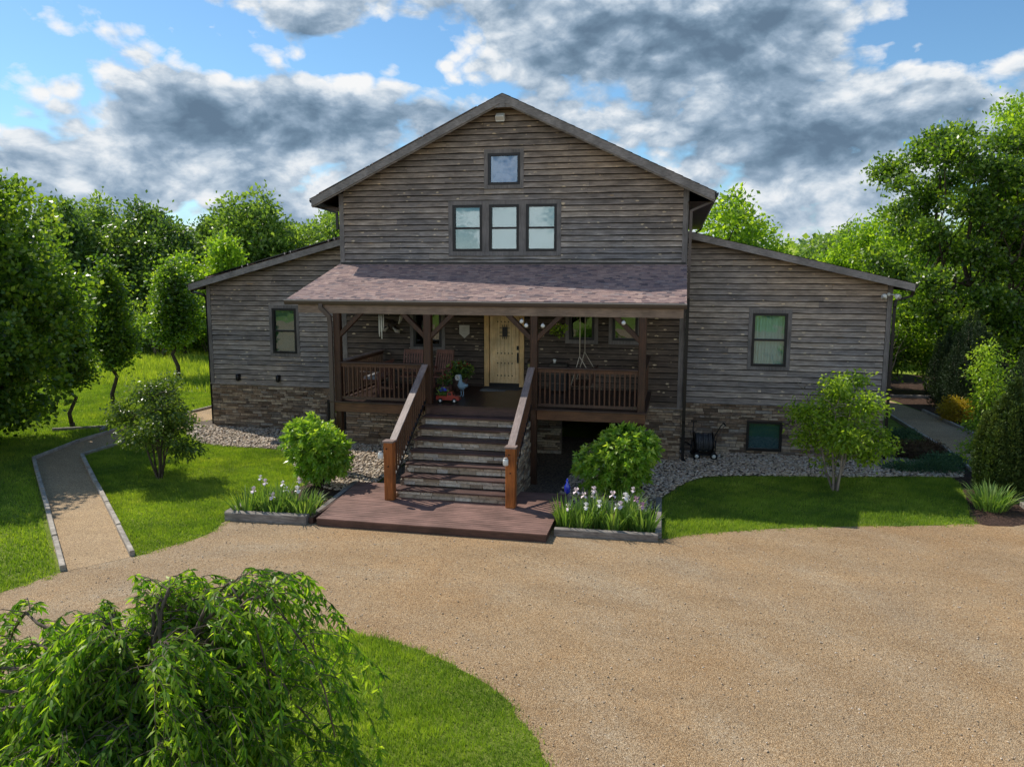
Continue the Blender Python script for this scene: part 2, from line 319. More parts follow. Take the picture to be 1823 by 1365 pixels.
class MB:
    """collects boxes, bars, tubes and lathes into one mesh"""
    def __init__(s): s.v = []; s.f = []; s.r = []; s.r2 = []; s.uv = []; s.sm = []
    def add(s, vs, fs, rnd=None, uv=None, smooth=False):
        b = len(s.v); s.v += [tuple(v) for v in vs]
        r = random.random() if rnd is None else rnd; r2 = random.random()
        for f in fs:
            s.f.append(tuple(b + i for i in f)); s.r.append(r); s.r2.append(r2); s.sm.append(smooth)
        s.uv += [tuple(u) for u in (uv if uv else vs)]
        return s
    def box(s, x0, x1, y0, y1, z0, z1, rnd=None):
        vs = [(x, y, z) for x in (x0, x1) for y in (y0, y1) for z in (z0, z1)]
        return s.add(vs, [(0, 1, 3, 2), (4, 6, 7, 5), (0, 4, 5, 1), (2, 3, 7, 6), (0, 2, 6, 4), (1, 5, 7, 3)], rnd)
    def bar(s, a, b, w, h, up=(0, 0, 1), rnd=None, bev=0):
        a = Vector(a); b = Vector(b); d = (b - a).normalized(); u = Vector(up)
        sd = d.cross(u)
        if sd.length < 1e-4: sd = d.cross(Vector((0, 1, 0)))
        sd.normalize(); u = sd.cross(d).normalized()
        if bev:
            pr = [(-w / 2 + bev, -h / 2), (w / 2 - bev, -h / 2), (w / 2, -h / 2 + bev), (w / 2, h / 2 - bev), (w / 2 - bev, h / 2), (-w / 2 + bev, h / 2), (-w / 2, h / 2 - bev), (-w / 2, -h / 2 + bev)]
        else: pr = [(-w / 2, -h / 2), (w / 2, -h / 2), (w / 2, h / 2), (-w / 2, h / 2)]
        n = len(pr)
        vs = [p + sd * q[0] + u * q[1] for p in (a, b) for q in pr]
        fs = [(i, (i + 1) % n, n + (i + 1) % n, n + i) for i in range(n)] + [tuple(range(n))[::-1], tuple(range(n, 2 * n))]
        return s.add(vs, fs, rnd)
    def tube(s, pts, rad, n=8, rnd=None, cap=True):
        pts = [Vector(p) for p in pts]; k = len(pts)
        rs = rad if isinstance(rad, (list, tuple)) else [rad] * k
        vs = []; prev = None
        for i, p in enumerate(pts):
            d = (pts[min(i + 1, k - 1)] - pts[max(i - 1, 0)])
            d = d.normalized() if d.length > 1e-9 else Vector((0, 0, 1))
            if prev is None:
                a = Vector((0, 0, 1)) if abs(d.z) < .9 else Vector((1, 0, 0)); u = d.cross(a).normalized()
            else:
                u = (prev - d * prev.dot(d)); u = u.normalized() if u.length > 1e-6 else d.orthogonal().normalized()
            prev = u; w = d.cross(u)
            for j in range(n):
                t = 2 * math.pi * j / n; vs.append(p + (u * math.cos(t) + w * math.sin(t)) * rs[i])
        fs = [(i * n + j, i * n + (j + 1) % n, (i + 1) * n + (j + 1) % n, (i + 1) * n + j) for i in range(k - 1) for j in range(n)]
        if cap: fs += [tuple(range(n))[::-1], tuple(range((k - 1) * n, k * n))]
        return s.add(vs, fs, rnd, smooth=True)
    def lathe(s, prof, c=(0, 0, 0), n=14, axis='z', rnd=None, sx=1, sy=1):
        vs = []
        for r, z in prof:
            for j in range(n):
                t = 2 * math.pi * j / n; a, b = r * math.cos(t) * sx, r * math.sin(t) * sy
                if axis == 'z': q = (a, b, z)
                elif axis == 'y': q = (a, z, b)
                else: q = (z, a, b)
                vs.append((c[0] + q[0], c[1] + q[1], c[2] + q[2]))
        k = len(prof)
        fs = [(i * n + j, i * n + (j + 1) % n, (i + 1) * n + (j + 1) % n, (i + 1) * n + j) for i in range(k - 1) for j in range(n)]
        fs += [tuple(range(n))[::-1], tuple(range((k - 1) * n, k * n))]
        return s.add(vs, fs, rnd, smooth=True)
    def ball(s, c, r, sx=1, sy=1, sz=1, n=10, rnd=None):
        pr = [(r * math.sin(math.pi * i / n) + 1e-4, -r * sz * math.cos(math.pi * i / n)) for i in range(n + 1)]
        return s.lathe(pr, c, max(8, n), 'z', rnd, sx, sy)
    def mesh(s, name):
        me = bpy.data.meshes.new(name); me.from_pydata(s.v, [], s.f)
        a = me.attributes.new('rnd', 'FLOAT', 'FACE'); a.data.foreach_set('value', s.r)
        a = me.attributes.new('rnd2', 'FLOAT', 'FACE'); a.data.foreach_set('value', s.r2)
        a = me.attributes.new('uvw', 'FLOAT_VECTOR', 'POINT'); a.data.foreach_set('vector', np.array(s.uv, np.float32).ravel())
        me.polygons.foreach_set('use_smooth', s.sm)
        bm = bmesh.new(); bm.from_mesh(me); bmesh.ops.recalc_face_normals(bm, faces=bm.faces); bm.to_mesh(me); bm.free()
        me.update(); return me
    def build(s, name, mat, parent=None):
        return link(name, s.mesh(name), mat, parent)
def sheet(name, pts, z, mat, kind='structure', edge=0):
    """flat polygon on the ground, outline wobbled a little"""
    me = bpy.data.meshes.new(name)
    bm = bmesh.new(); vs = [bm.verts.new((x, y, z)) for x, y in pts]; f = bm.faces.new(vs)
    bmesh.ops.triangulate(bm, faces=[f]); bmesh.ops.recalc_face_normals(bm, faces=bm.faces)
    for f in bm.faces:
        if f.normal.z < 0: f.normal_flip()
    bm.to_mesh(me); bm.free()
    o = link(name, me, mat); o['kind'] = kind; return o
def smoothpoly(pts, sub=6, jit=.03, closed=True):
    """Catmull-Rom through pts"""
    n = len(pts); out = []
    for i in range(n if closed else n - 1):
        g = lambda k: np.array(pts[k % n] if closed else pts[min(max(k, 0), n - 1)], float)
        p0, p1, p2, p3 = g(i - 1), g(i), g(i + 1), g(i + 2)
        for j in range(sub):
            t = j / sub
            q = .5 * ((2 * p1) + (-p0 + p2) * t + (2 * p0 - 5 * p1 + 4 * p2 - p3) * t * t + (-p0 + 3 * p1 - 3 * p2 + p3) * t ** 3)
            out.append((q[0] + random.uniform(-jit, jit), q[1] + random.uniform(-jit, jit)))
    if not closed: out.append(tuple(pts[-1]))
    return out
def inpoly(P, X, Y):
    P = np.asarray(P); n = len(P); c = np.zeros(len(X), bool); j = n - 1
    for i in range(n):
        xi, yi = P[i]; xj, yj = P[j]
        t = ((yi > Y) != (yj > Y)) & (X < (xj - xi) * (Y - yi) / (yj - yi + 1e-12) + xi); c ^= t; j = i
    return c
def sample(poly, n, holes=()):
    P = np.asarray(poly); lo = P.min(0); hi = P.max(0); xs = []; tot = 0
    while tot < n:
        X = RNG.uniform(lo[0], hi[0], n * 2); Y = RNG.uniform(lo[1], hi[1], n * 2)
        k = inpoly(poly, X, Y)
        for h in holes: k &= ~inpoly(h, X, Y)
        xs.append(np.c_[X[k], Y[k]]); tot += k.sum()
    return np.concatenate(xs)[:n]
def parea(P):
    P = np.asarray(P); x, y = P[:, 0], P[:, 1]
    return abs(np.dot(x, np.roll(y, 1)) - np.dot(y, np.roll(x, 1))) / 2
def strips(C, S, W):
    """C (N,K,3) centre lines, S (N,3) side vectors, W (K,) or (N,K) half widths -> verts, quads, per-quad owner"""
    N, K, _ = C.shape; W = np.broadcast_to(W, (N, K))
    L = C - S[:, None, :] * W[..., None]; R = C + S[:, None, :] * W[..., None]
    V = np.stack([L, R], 2).reshape(-1, 3)
    b = (np.arange(N) * K * 2)[:, None] + (np.arange(K - 1) * 2)[None]
    Q = np.stack([b, b + 1, b + 3, b + 2], -1).reshape(-1, 4)
    return V, Q, np.repeat(np.arange(N), K - 1)
def unit(a): return a / (np.linalg.norm(a, axis=-1, keepdims=True) + 1e-9)
def leaves(P, D, length, width, bend=.3, rnd=None, K=3):
    """leaf strips starting at P pointing along D"""
    N = len(P); D = unit(D); side = unit(np.cross(D, RNG.normal(size=(N, 3))))
    nrm = np.cross(side, D); ln = length * RNG.uniform(.7, 1.25, N)[:, None]
    if K == 2:   # rhombus leaf
        mid = P + D * ln * .5 + nrm * ln * bend * .2; w = width * RNG.uniform(.8, 1.2, N)[:, None]
        V = np.stack([P, mid + side * w * .5, P + D * ln, mid - side * w * .5], 1).reshape(-1, 3)
        Q = np.arange(4 * N).reshape(-1, 4); o = np.arange(N)
    else:
        ts = [0, .45, 1]; Cn = np.stack([P + D * ln * t - np.array([0, 0, 1]) * ln * bend * t * t for t in ts], 1)
        V, Q, o = strips(Cn, side, np.array([.12, .5, .03]) * width)
    r = RNG.random(N) if rnd is None else rnd
    return V, Q, r[o]
def ellcloud(blobs, n, shell=.55, up=.0):
    """points and outward directions spread through a union of ellipsoids (cx,cy,cz,rx,ry,rz)"""
    B = np.array(blobs, float); vol = B[:, 3] * B[:, 4] * B[:, 5]; w = vol ** .8; w /= w.sum()
    k = RNG.choice(len(B), n, p=w); d = unit(RNG.normal(size=(n, 3)))
    r = 1 - RNG.random(n) ** 1.6 * shell
    P = B[k, :3] + d * B[k, 3:6] * r[:, None]
    return P, unit(d + np.array([0, 0, up])), r
def foliage(name, blobs, nclump, per, csize, leaf, width, mat, parent, shell=.6, up=.2, K=2, droop=0, holes=0.0, light=.5):
    Pc, Dc, rr = ellcloud(blobs, nclump, shell, up)
    cr = RNG.random(nclump)
    P = np.repeat(Pc, per, 0) + RNG.normal(size=(nclump * per, 3)) * csize * np.array([1, 1, .7])
    D = unit(np.repeat(Dc, per, 0) * .8 + RNG.normal(size=(nclump * per, 3)) * .7 + np.array([0, 0, -droop]))
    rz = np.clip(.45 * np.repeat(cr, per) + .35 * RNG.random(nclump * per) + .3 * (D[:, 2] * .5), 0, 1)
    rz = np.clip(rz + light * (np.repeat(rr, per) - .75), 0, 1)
    V, Q, r = leaves(P, D, leaf, width, .3, rz, K)
    return link(name, fastmesh(name, V, Q, r), mat, parent)

# tree skeleton: wavy tapered trunk, limbs towards blob centres, twigs
def skeleton(mb, base, top, r0, blobs, limbs=8, wav=.15, rnd=None, twigs=3, start=.35):
    base = Vector(base); top = Vector(top); h = (top - base).length
    def wavy(a, b, r_a, r_b, k=7, w=.1, sag=0):
        pts = []
        for i in range(k + 1):
            t = i / k; p = a.lerp(b, t)
            q = w * (a - b).length * math.sin(math.pi * t)
            p = p + Vector((random.uniform(-1, 1), random.uniform(-1, 1), random.uniform(-.3, .3))) * q * .35 + Vector((0, 0, sag * math.sin(math.pi * t)))
            pts.append(p)
        mb.tube(pts, [r_a + (r_b - r_a) * (i / k) ** .8 for i in range(k + 1)], 7)
        return pts
    tp = wavy(base, top, r0, r0 * .22, 9, wav)
    mb.tube([base + Vector((0, 0, -.1)), base + Vector((0, 0, .12 * h * .3))], [r0 * 1.5, r0 * .98], 8)
    for i in range(limbs):
        b = random.choice(blobs); c = Vector(b[:3]) + Vector((random.uniform(-.6, .6) * b[3], random.uniform(-.6, .6) * b[4], random.uniform(-.3, .7) * b[5]))
        t = start + (1 - start) * random.random() * .75; k = t * 9; j = int(k); p = tp[min(j, 9)]
        if c.z < p.z: p = tp[max(2, min(j, 9) // 2)]
        rr = r0 * (1 - t * .75) * .5
        lp = wavy(p, c, rr, rr * .25, 6, .15, .05 * (c - p).length)
        for q in range(twigs):
            s = random.choice(lp[2:]); e = s + Vector((random.uniform(-1, 1), random.uniform(-1, 1), random.uniform(-.1, 1))) * min(1.0, (c - p).length * .2)
            wavy(s, e, rr * .35, rr * .08, 4, .12)
def make_tree(name, label, cat, loc, height, rx, leafmat_, nclump, per, leaf, trunkh=.2, shape='round', group=None, r0=.22, limbs=9, csize=.35, K=2, bark='bark', width=None, nblob=14, shell=.6, lean=0, light=.5, twigs=3):
    o = thing(name, label, cat, loc, random.uniform(0, 6.28), group)
    blobs = []; h0 = height * trunkh; ch = height - h0
    for i in range(nblob):
        t = (i + .5) / nblob; z = h0 + ch * (.08 + .84 * t)
        if shape == 'round': rr = math.sin(math.pi * (.12 + .83 * t)) ** .7
        elif shape == 'column': rr = (math.sin(math.pi * (.16 + .8 * t)) ** .6) * (1.05 - .45 * t)
        elif shape == 'cone': rr = (1.05 - t) * .95 + .05
        elif shape == 'top': rr = math.sin(math.pi * (.25 + .68 * t)) ** .8 * (.75 + .5 * t)
        a = i * 2.4 + random.random(); q = rx * rr
        off = q * random.uniform(.25, .62); b = q * random.uniform(.38, .62) + .05 * rx
        blobs.append((math.cos(a) * off, math.sin(a) * off, z, b, b, min(b * .8, ch * .2) * random.uniform(.8, 1.15)))
    blobs.append((0, 0, h0 + ch * .5, rx * .4, rx * .4, ch * .36))
    mb = MB(); skeleton(mb, (0, 0, 0), (lean, 0, height * .86), r0, blobs, limbs, twigs=twigs, start=trunkh + .1)
    mb.build('trunk', bark, o)
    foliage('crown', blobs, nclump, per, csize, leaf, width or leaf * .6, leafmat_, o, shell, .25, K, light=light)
    return o

# ------------------------------------------------------------------ setting: ground, drive, paths, beds
R = 900
me = bpy.data.meshes.new('ground'); bm = bmesh.new()
bmesh.ops.create_grid(bm, x_segments=90, y_segments=90, size=R)
for v in bm.verts:
    d = math.hypot(v.co.x, v.co.y)
    # rise of wooded hills toward the far horizon, flat around the house
    v.co.z = GZ - .012 + (max(0, d - 160) * .03 * (1 + .6 * math.sin(math.atan2(v.co.y, v.co.x) * 5 + 1.3)) if d > 160 else 0)
bm.to_mesh(me); bm.free(); g = link('ground', me, 'meadow'); g['kind'] = 'structure'

north = [(-40, -30), (-22, -21), (-14, -18), (-9, -15.6), (-7.35, -14.4), (-6.95, -13.2), (-6.05, -12.0), (-5.6, -11.2), (-5.28, -10.2), (-5.42, -9.3), (-5.42, -8.9), (-3.1, -8.7), (3.0, -8.2), (5.5, -8.2),
         (5.75, -8.2), (6.67, -7.65), (8.78, -6.72), (11.63, -5.95), (13.5, -5.4), (14.6, -5.0), (15.2, -4.2), (15.5, -2.6), (16.3, -2.0), (17.7, -2.0), (18.2, -3.4), (22, -5), (40, -7)]
drive_poly = smoothpoly(north, 4, .05, closed=False) + [(60, -10), (60, -60), (-60, -60), (-60, -38)]
sheet('driveway', drive_poly, GZ + .004, 'drive_gravel')
island_poly = [(4.72 * math.cos(a) + random.uniform(-.04, .04), -19.3 + 4.72 * math.sin(a) + random.uniform(-.04, .04)) for a in np.linspace(0, 2 * math.pi, 90, endpoint=False)]
sheet('island_lawn', island_poly, GZ + .016, 'meadow')
LA = [(-6.9, -13.14), (-8.09, -12.07), (-11.01, -9.1), (-15.51, -4.64), (-16.07, -1.95), (-16.11, .41), (-15.6, 4.46), (-15.2, 7), (-15.2, 20)]
LB = [(-6.05, -12.03), (-8.53, -9.59), (-14.3, -3.87), (-14.34, -2.06), (-13.9, .8), (-13.7, 3.9), (-13.7, 7), (-13.7, 20)]
sheet('path', LA + LB[::-1], GZ + .008, 'path_gravel')
pr_l = [(15.5, -3.0), (15.48, 1.2), (15.61, 3.32), (15.48, 6.27), (15.36, 11.0), (14.6, 13.5)]
pr_r = [(17.9, -3.0), (17.54, 2.05), (17.42, 7.25), (17.03, 11.96), (16.4, 15), (14.6, 15.5)]
sheet('path', pr_l + pr_r[::-1], GZ + .012, 'path_gravel')
bedL = smoothpoly([(-13.9, 2.2), (-13.5, .9), (-11.36, -1.21), (-9.38, -1.45), (-8.04, -1.5), (-7.15, -2.4), (-6.2, -3.9), (-5.4, -5.2), (-4.2, -5.9), (-3.0, -6.2)], 4, .03, False) + [(-2.9, 3), (-13.9, 3)]
bedR = smoothpoly([(2.7, -6.4), (4.2, -6.5), (5.4, -6.0), (5.64, -4.64), (6.29, -2.95), (7.16, -1.95), (9.43, -1.45), (11.15, -1.21), (13, -.7), (14.71, -.43), (15.1, .2)], 4, .03, False) + [(15.1, 2.6), (2.7, 3)]
bedM = [(-2.9, -6.2), (2.7, -6.4), (2.7, 3), (-2.9, 3)]
sheet('pebble_bed', bedL + bedM[0:0], GZ + .010, 'pebble_base')
sheet('pebble_bed', bedR, GZ + .010, 'pebble_base')
sheet('pebble_bed', bedM, GZ + .006, 'pebble_base')
mulchR = smoothpoly([(13.7, -5.35), (14.0, -3.5), (14.55, -1.2), (14.6, .2), (15.45, 1.0), (15.5, -2.9), (15.0, -5.0)], 5, .03)
sheet('mulch_bed', mulchR, GZ + .014, 'mulch')
mulchR2 = [(17.95, -3), (17.6, 2.05), (17.5, 7.25), (17.1, 11.96), (16.6, 15.2), (13.5, 16), (13.5, 26), (30, 26), (30, -1), (20, -3.8)]
sheet('mulch_bed', mulchR2, GZ + .008, 'mulch')
sheet('mulch_bed', [(-5.3, -8.95), (-3.25, -8.85), (-3.3, -5.6), (-5.0, -5.6), (-5.2, -7.8)], GZ + .014, 'mulch')
sheet('mulch_bed', [(3.1, -8.4), (5.4, -8.3), (5.45, -6.2), (3.1, -5.4)], GZ + .014, 'mulch')

# river pebbles (nobody could count them)
def octo_stones(pts, rmin, rmax, z):
    N = len(pts); base = np.array([(1, 0, 0), (-1, 0, 0), (0, 1, 0), (0, -1, 0), (0, 0, 1), (0, 0, -1), (.68, .68, .25), (-.68, .68, .3), (-.68, -.68, .2), (.68, -.68, .3)], float)
    tri = np.array([(4, 0, 6), (4, 6, 2), (4, 2, 7), (4, 7, 1), (4, 1, 8), (4, 8, 3), (4, 3, 9), (4, 9, 0), (0, 5, 6), (6, 5, 2), (2, 5, 7), (7, 5, 1), (1, 5, 8), (8, 5, 3), (3, 5, 9), (9, 5, 0)])
    s = RNG.uniform(rmin, rmax, (N, 1, 1)) * RNG.uniform([.7, .6, .35], [1.3, 1., .65], (N, 3))[:, None, :]
    v = base[None] * s * RNG.uniform(.85, 1.15, (N, 10, 1)); a = RNG.uniform(0, 6.28, N); ca, sa = np.cos(a)[:, None], np.sin(a)[:, None]
    X = v[..., 0] * ca - v[..., 1] * sa + pts[:, :1]; Y = v[..., 0] * sa + v[..., 1] * ca + pts[:, 1:2]; Zz = v[..., 2] + z + RNG.uniform(0, .02, (N, 1))
    V = np.stack([X, Y, Zz], -1).reshape(-1, 3); Q = (tri[None] + np.arange(N)[:, None, None] * 10).reshape(-1, 3)
    return fastmesh('river_pebbles', V, Q, np.repeat(RNG.random(N), len(tri)), True)
mulch_exL = [(-5.3, -8.95), (-3.25, -8.85), (-3.3, -5.6), (-5.0, -5.6), (-5.2, -7.8)]
for i, (poly, n, lb) in enumerate(((bedL, 9000, 'pale brown river pebbles spread along the left side of the house'), (bedR, 13000, 'pale brown river pebbles spread along the right side of the house'))):
    p = sample(poly, n); p = p[p[:, 1] < 1.9]
    o = link('river_pebbles', octo_stones(p, .035, .075, GZ + .015), 'pebbles'); tag(o, lb, 'pebbles', kind='stuff')
p = sample([(-5, -6.3), (5.4, -6.3), (5.4, -.1), (-5, -.1)], 2500)
# loose stones on the drive
pp = sample([(-9, -14), (-5, -9.5), (5, -9), (14, -6), (18, -6), (18, -16), (8, -21), (4, -17), (0, -14.2), (-6, -15)], 3800)
pp = pp[~inpoly(island_poly, pp[:, 0], pp[:, 1])]
o = link('loose_gravel', octo_stones(pp, .008, .022, GZ + .002), 'loose_stone'); tag(o, 'small loose stones scattered over the gravel drive', 'gravel', kind='stuff')

# ------------------------------------------------------------------ grass
def grass(name, poly, density, h, w, mat, label, holes=(), z=GZ - .01, patch=.5, maxn=260000):
    n = min(int(parea(poly) * density), maxn); P2 = sample(poly, n, holes); N = len(P2)
    P2 = P2 + (RNG.random((N, 1)) < .3) * RNG.normal(size=(N, 2)) * .075
    hh = h * RNG.uniform(.6, 1.3, N) * (1 + .25 * np.sin(P2[:, 0] * 1.7 + np.sin(P2[:, 1] * 2.1)) * np.cos(P2[:, 1] * 1.3))
    a = RNG.uniform(0, 6.28, N); lean = RNG.uniform(.1, .75, N)
    D = np.c_[np.cos(a) * lean, np.sin(a) * lean, np.ones(N)]; b = RNG.uniform(0, 6.28, N); S = np.c_[np.cos(b), np.sin(b), np.zeros(N)]
    B0 = np.c_[P2, np.full(N, z)]; tip = B0 + unit(D) * hh[:, None]
    ww = w * RNG.uniform(.7, 1.3, N)[:, None]
    gx, gy = P2[:, 0], P2[:, 1]
    pt = .5 + .25 * np.sin(gx * 1.1 + 2 * np.sin(gy * .9)) * np.sin(gy * 1.4 + gx * .6) + .2 * np.sin(gx * 3.7 + np.sin(gy * 4.1) * 1.5) * np.sin(gy * 4.7 + 1.3 * np.sin(gx * 2.9)) + .12 * np.sin(gx * 11 + gy * 5) * np.sin(gy * 13 - gx * 3)
    r = np.clip(.42 * RNG.random(N) + .62 * (pt - .15) + (RNG.random(N) < .03) * .35, 0, 1); hh = hh * (.75 + .6 * pt); tip = B0 + unit(D) * hh[:, None]; V = np.stack([B0 - S * ww, B0 + S * ww, tip], 1).reshape(-1, 3); Q = np.arange(3 * N).reshape(-1, 3)
    o = link(name, fastmesh(name, V, Q, r), mat); return tag(o, label, 'grass', kind='stuff')
lawnM = [(-6.1, -11.95), (-8.53, -9.5), (-14.2, -3.87), (-14.25, -2.06), (-13.85, .8), (-13.5, .9), (-11.36, -1.25), (-9.38, -1.5), (-8.04, -1.55), (-7.15, -2.45), (-6.2, -3.95), (-5.4, -5.3), (-5.05, -5.7), (-5.5, -8.2), (-5.5, -9.2), (-5.32, -10.2), (-5.62, -11.2)]
grass('lawn_grass', lawnM, 1500, .075, .009, 'grass_blades', 'mown green lawn between the left path and the house')
lawnL = [(-7.3, -14.2), (-7.0, -13.2), (-8.2, -12.1), (-11.1, -9.2), (-15.6, -4.7), (-16.2, -1.95), (-16.2, .41), (-15.7, 4.46), (-15.3, 9), (-30, 12), (-30, -6), (-16, -18.6), (-9, -15.5)]
grass('lawn_grass', lawnL, 620, .09, .013, 'grass_blades', 'mown green lawn left of the left path')
lawnR = [(5.56, -8.3), (6.67, -7.7), (8.78, -6.72), (11.63, -5.97), (13.5, -5.42), (13.7, -5.35), (14.0, -3.5), (14.5, -1.2), (14.5, -.45), (11.15, -1.27), (9.43, -1.5), (7.2, -2.0), (6.35, -3.0), (5.72, -4.7), (5.56, -6.2)]
grass('lawn_grass', lawnR, 1500, .075, .009, 'grass_blades', 'mown green lawn in front of the right wing')
isl_vis = [(x, y) for x, y in island_poly if y > -20.5] 
grass('lawn_grass', isl_vis, 2400, .085, .008, 'grass_blades', 'mown green lawn of the island beside the weeping cherry', z=GZ)
grass('meadow_grass', [(-15.2, 9), (-30, 12), (-60, 22), (-60, 62), (-16, 62)], 55, .38, .035, 'tall_grass', 'tall yellow green meadow grass beyond the lawn')

def edge_tufts(lines, label):
    Ps = []
    for pts in lines:
        pts = smoothpoly(pts, 6, 0, False)
        for a, b in zip(pts[:-1], pts[1:]):
            L = math.hypot(b[0] - a[0], b[1] - a[1]); nx, ny = (b[1] - a[1]) / (L + 1e-6), -(b[0] - a[0]) / (L + 1e-6)
            for k in range(int(L * 11 + random.random())):
                t_ = random.random(); o_ = random.gauss(0, .07) + .03; c_ = (a[0] + (b[0] - a[0]) * t_ + nx * o_, a[1] + (b[1] - a[1]) * t_ + ny * o_); r_ = random.uniform(.02, .07)
                Ps += [(c_[0] + random.gauss(0, r_), c_[1] + random.gauss(0, r_)) for _ in range(random.randint(8, 26))]
    P2 = np.array(Ps); N = len(P2); a = RNG.uniform(0, 6.28, N); le = RNG.uniform(.3, 1.2, N); D = unit(np.c_[np.cos(a) * le, np.sin(a) * le, np.ones(N)])
    B0 = np.c_[P2, np.full(N, GZ - .005)]; S = np.c_[-np.sin(a), np.cos(a), np.zeros(N)] * .006; tip = B0 + D * RNG.uniform(.03, .10, N)[:, None]
    V = np.stack([B0 - S, B0 + S, tip], 1).reshape(-1, 3); tag(link('edge_grass', fastmesh('edge_grass', V, np.arange(3 * N).reshape(-1, 3), RNG.random(N)), 'grass_blades'), label, 'grass', kind='stuff')
edge_tufts([[(-14, -18), (-9, -15.6), (-7.35, -14.4), (-6.95, -13.2)], [(-6.05, -12.0), (-5.6, -11.2), (-5.28, -10.2), (-5.42, -9.3)], [(5.75, -8.2), (6.67, -7.65), (8.78, -6.72), (11.63, -5.95), (13.5, -5.4)]], 'ragged grass tufts creeping onto the gravel along the lawn edges')
edge_tufts([[(4.72 * math.cos(a), -19.3 + 4.72 * math.sin(a)) for a in np.linspace(2.6, -.5, 30)]], 'ragged grass tufts around the edge of the island lawn')
# ------------------------------------------------------------------ timbers along paths and beds
def timbers(pts, name, label, cat, w=.11, h=.15, seg=2.4, mat='timber', group=None):
    P = [Vector((*p, 0)) for p in pts]; k = 0
    for a, b in zip(P[:-1], P[1:]):
        L = (b - a).length; n = max(1, round(L / seg))
        for i in range(n):
            s = a.lerp(b, i / n + .006); e = a.lerp(b, (i + 1) / n - .006); mid = (s + e) / 2
            o = thing(name, label, cat, (mid.x, mid.y, GZ), 0, group)
            mb = MB(); j = random.uniform(-.012, .012)
            mb.bar(s - mid + Vector((j, j, h / 2 - .02)), e - mid + Vector((-j, j, h / 2 - .02 + j)), w, h, bev=.014); ob = mb.build(name, mat)
            ob.location = o.location; bpy.data.objects.remove(o); tag(ob, label, cat, group)
            k += 1
timbers([(-6.9, -13.14), (-15.55, -4.64)], 'edging_timber', 'weathered timber along the outer left edge of the left gravel path', 'edging', group='timbers along the outer edge of the left path')
timbers([(-6.05, -12.03), (-14.3, -3.87)], 'edging_timber', 'weathered timber along the inner house side of the left gravel path', 'edging', group='timbers along the inner edge of the left path')
timbers([(-15.55, -4.6), (-16.1, -1.95), (-16.11, .41), (-15.6, 4.46), (-15.2, 8)], 'edging_timber', 'timber edging the far bend of the left path toward the meadow', 'edging', group='timbers along the far bend of the left path', mat='timber', w=.1, h=.13)
timbers([(-14.3, -3.8), (-14.34, -2.06), (-13.9, .8)], 'edging_timber', 'timber edging the near bend of the left path beside the small tree', 'edging', group='timbers along the near bend of the left path', w=.1, h=.12)
timbers([(15.42, -2.0), (15.42, 1.2), (15.55, 3.32), (15.42, 6.27), (15.3, 11.0)], 'edging_timber', 'pale timber along the house side of the right path', 'edging', group='timbers along the house side of the right path')
timbers([(17.6, 2.05), (17.48, 7.25), (17.1, 11.96)], 'edging_timber', 'pale timber along the wooded side of the right path', 'edging', group='timbers along the wooded side of the right path')
timbers([(15.3, -5.0), (15.42, -3.4)], 'edging_stone', 'pale edging block beside the strappy plant at the right path mouth', 'edging', mat='old_timber', seg=.55, group='blocks at the mouth of the right path')
timbers([(-5.5, -9.12), (-3.22, -9.0)], 'bed_timber', 'heavy grey timber across the front of the left iris bed', 'edging', .24, .24, 3, 'old_timber')
timbers([(-5.5, -9.0), (-5.52, -8.2)], 'bed_timber', 'short grey timber on the outer end of the left iris bed', 'edging', .22, .2, 3, 'old_timber')
timbers([(3.08, -8.5), (5.62, -8.42)], 'bed_timber', 'long grey timber across the front of the right iris bed', 'edging', .18, .2, 3, 'old_timber')
timbers([(5.6, -8.3), (5.55, -5.2)], 'bed_timber', 'grey timber on the lawn side of the right iris bed', 'edging', .16, .18, 4, 'old_timber')
timbers([(-3.27, -8.6), (-3.5, -5.2)], 'bed_timber', 'grey timber between the left iris bed and the brown deck', 'edging', .16, .16, 4, 'old_timber')
timbers([(-18.6, -.4), (-17.0, .6)], 'bed_timber', 'dark timber border of the small bed under the lawn trees', 'edging', .14, .14, 3, 'old_timber')
timbers([(-17.0, .7), (-16.6, -.1)], 'bed_timber', 'short timber closing the small bed under the lawn trees', 'edging', .14, .14, 3, 'old_timber')
timbers([(14.8, 16.0), (20.5, 16.4)], 'bed_timber', 'dark low timber border across the end of the right path', 'edging', .14, .16, 7, 'old_timber')

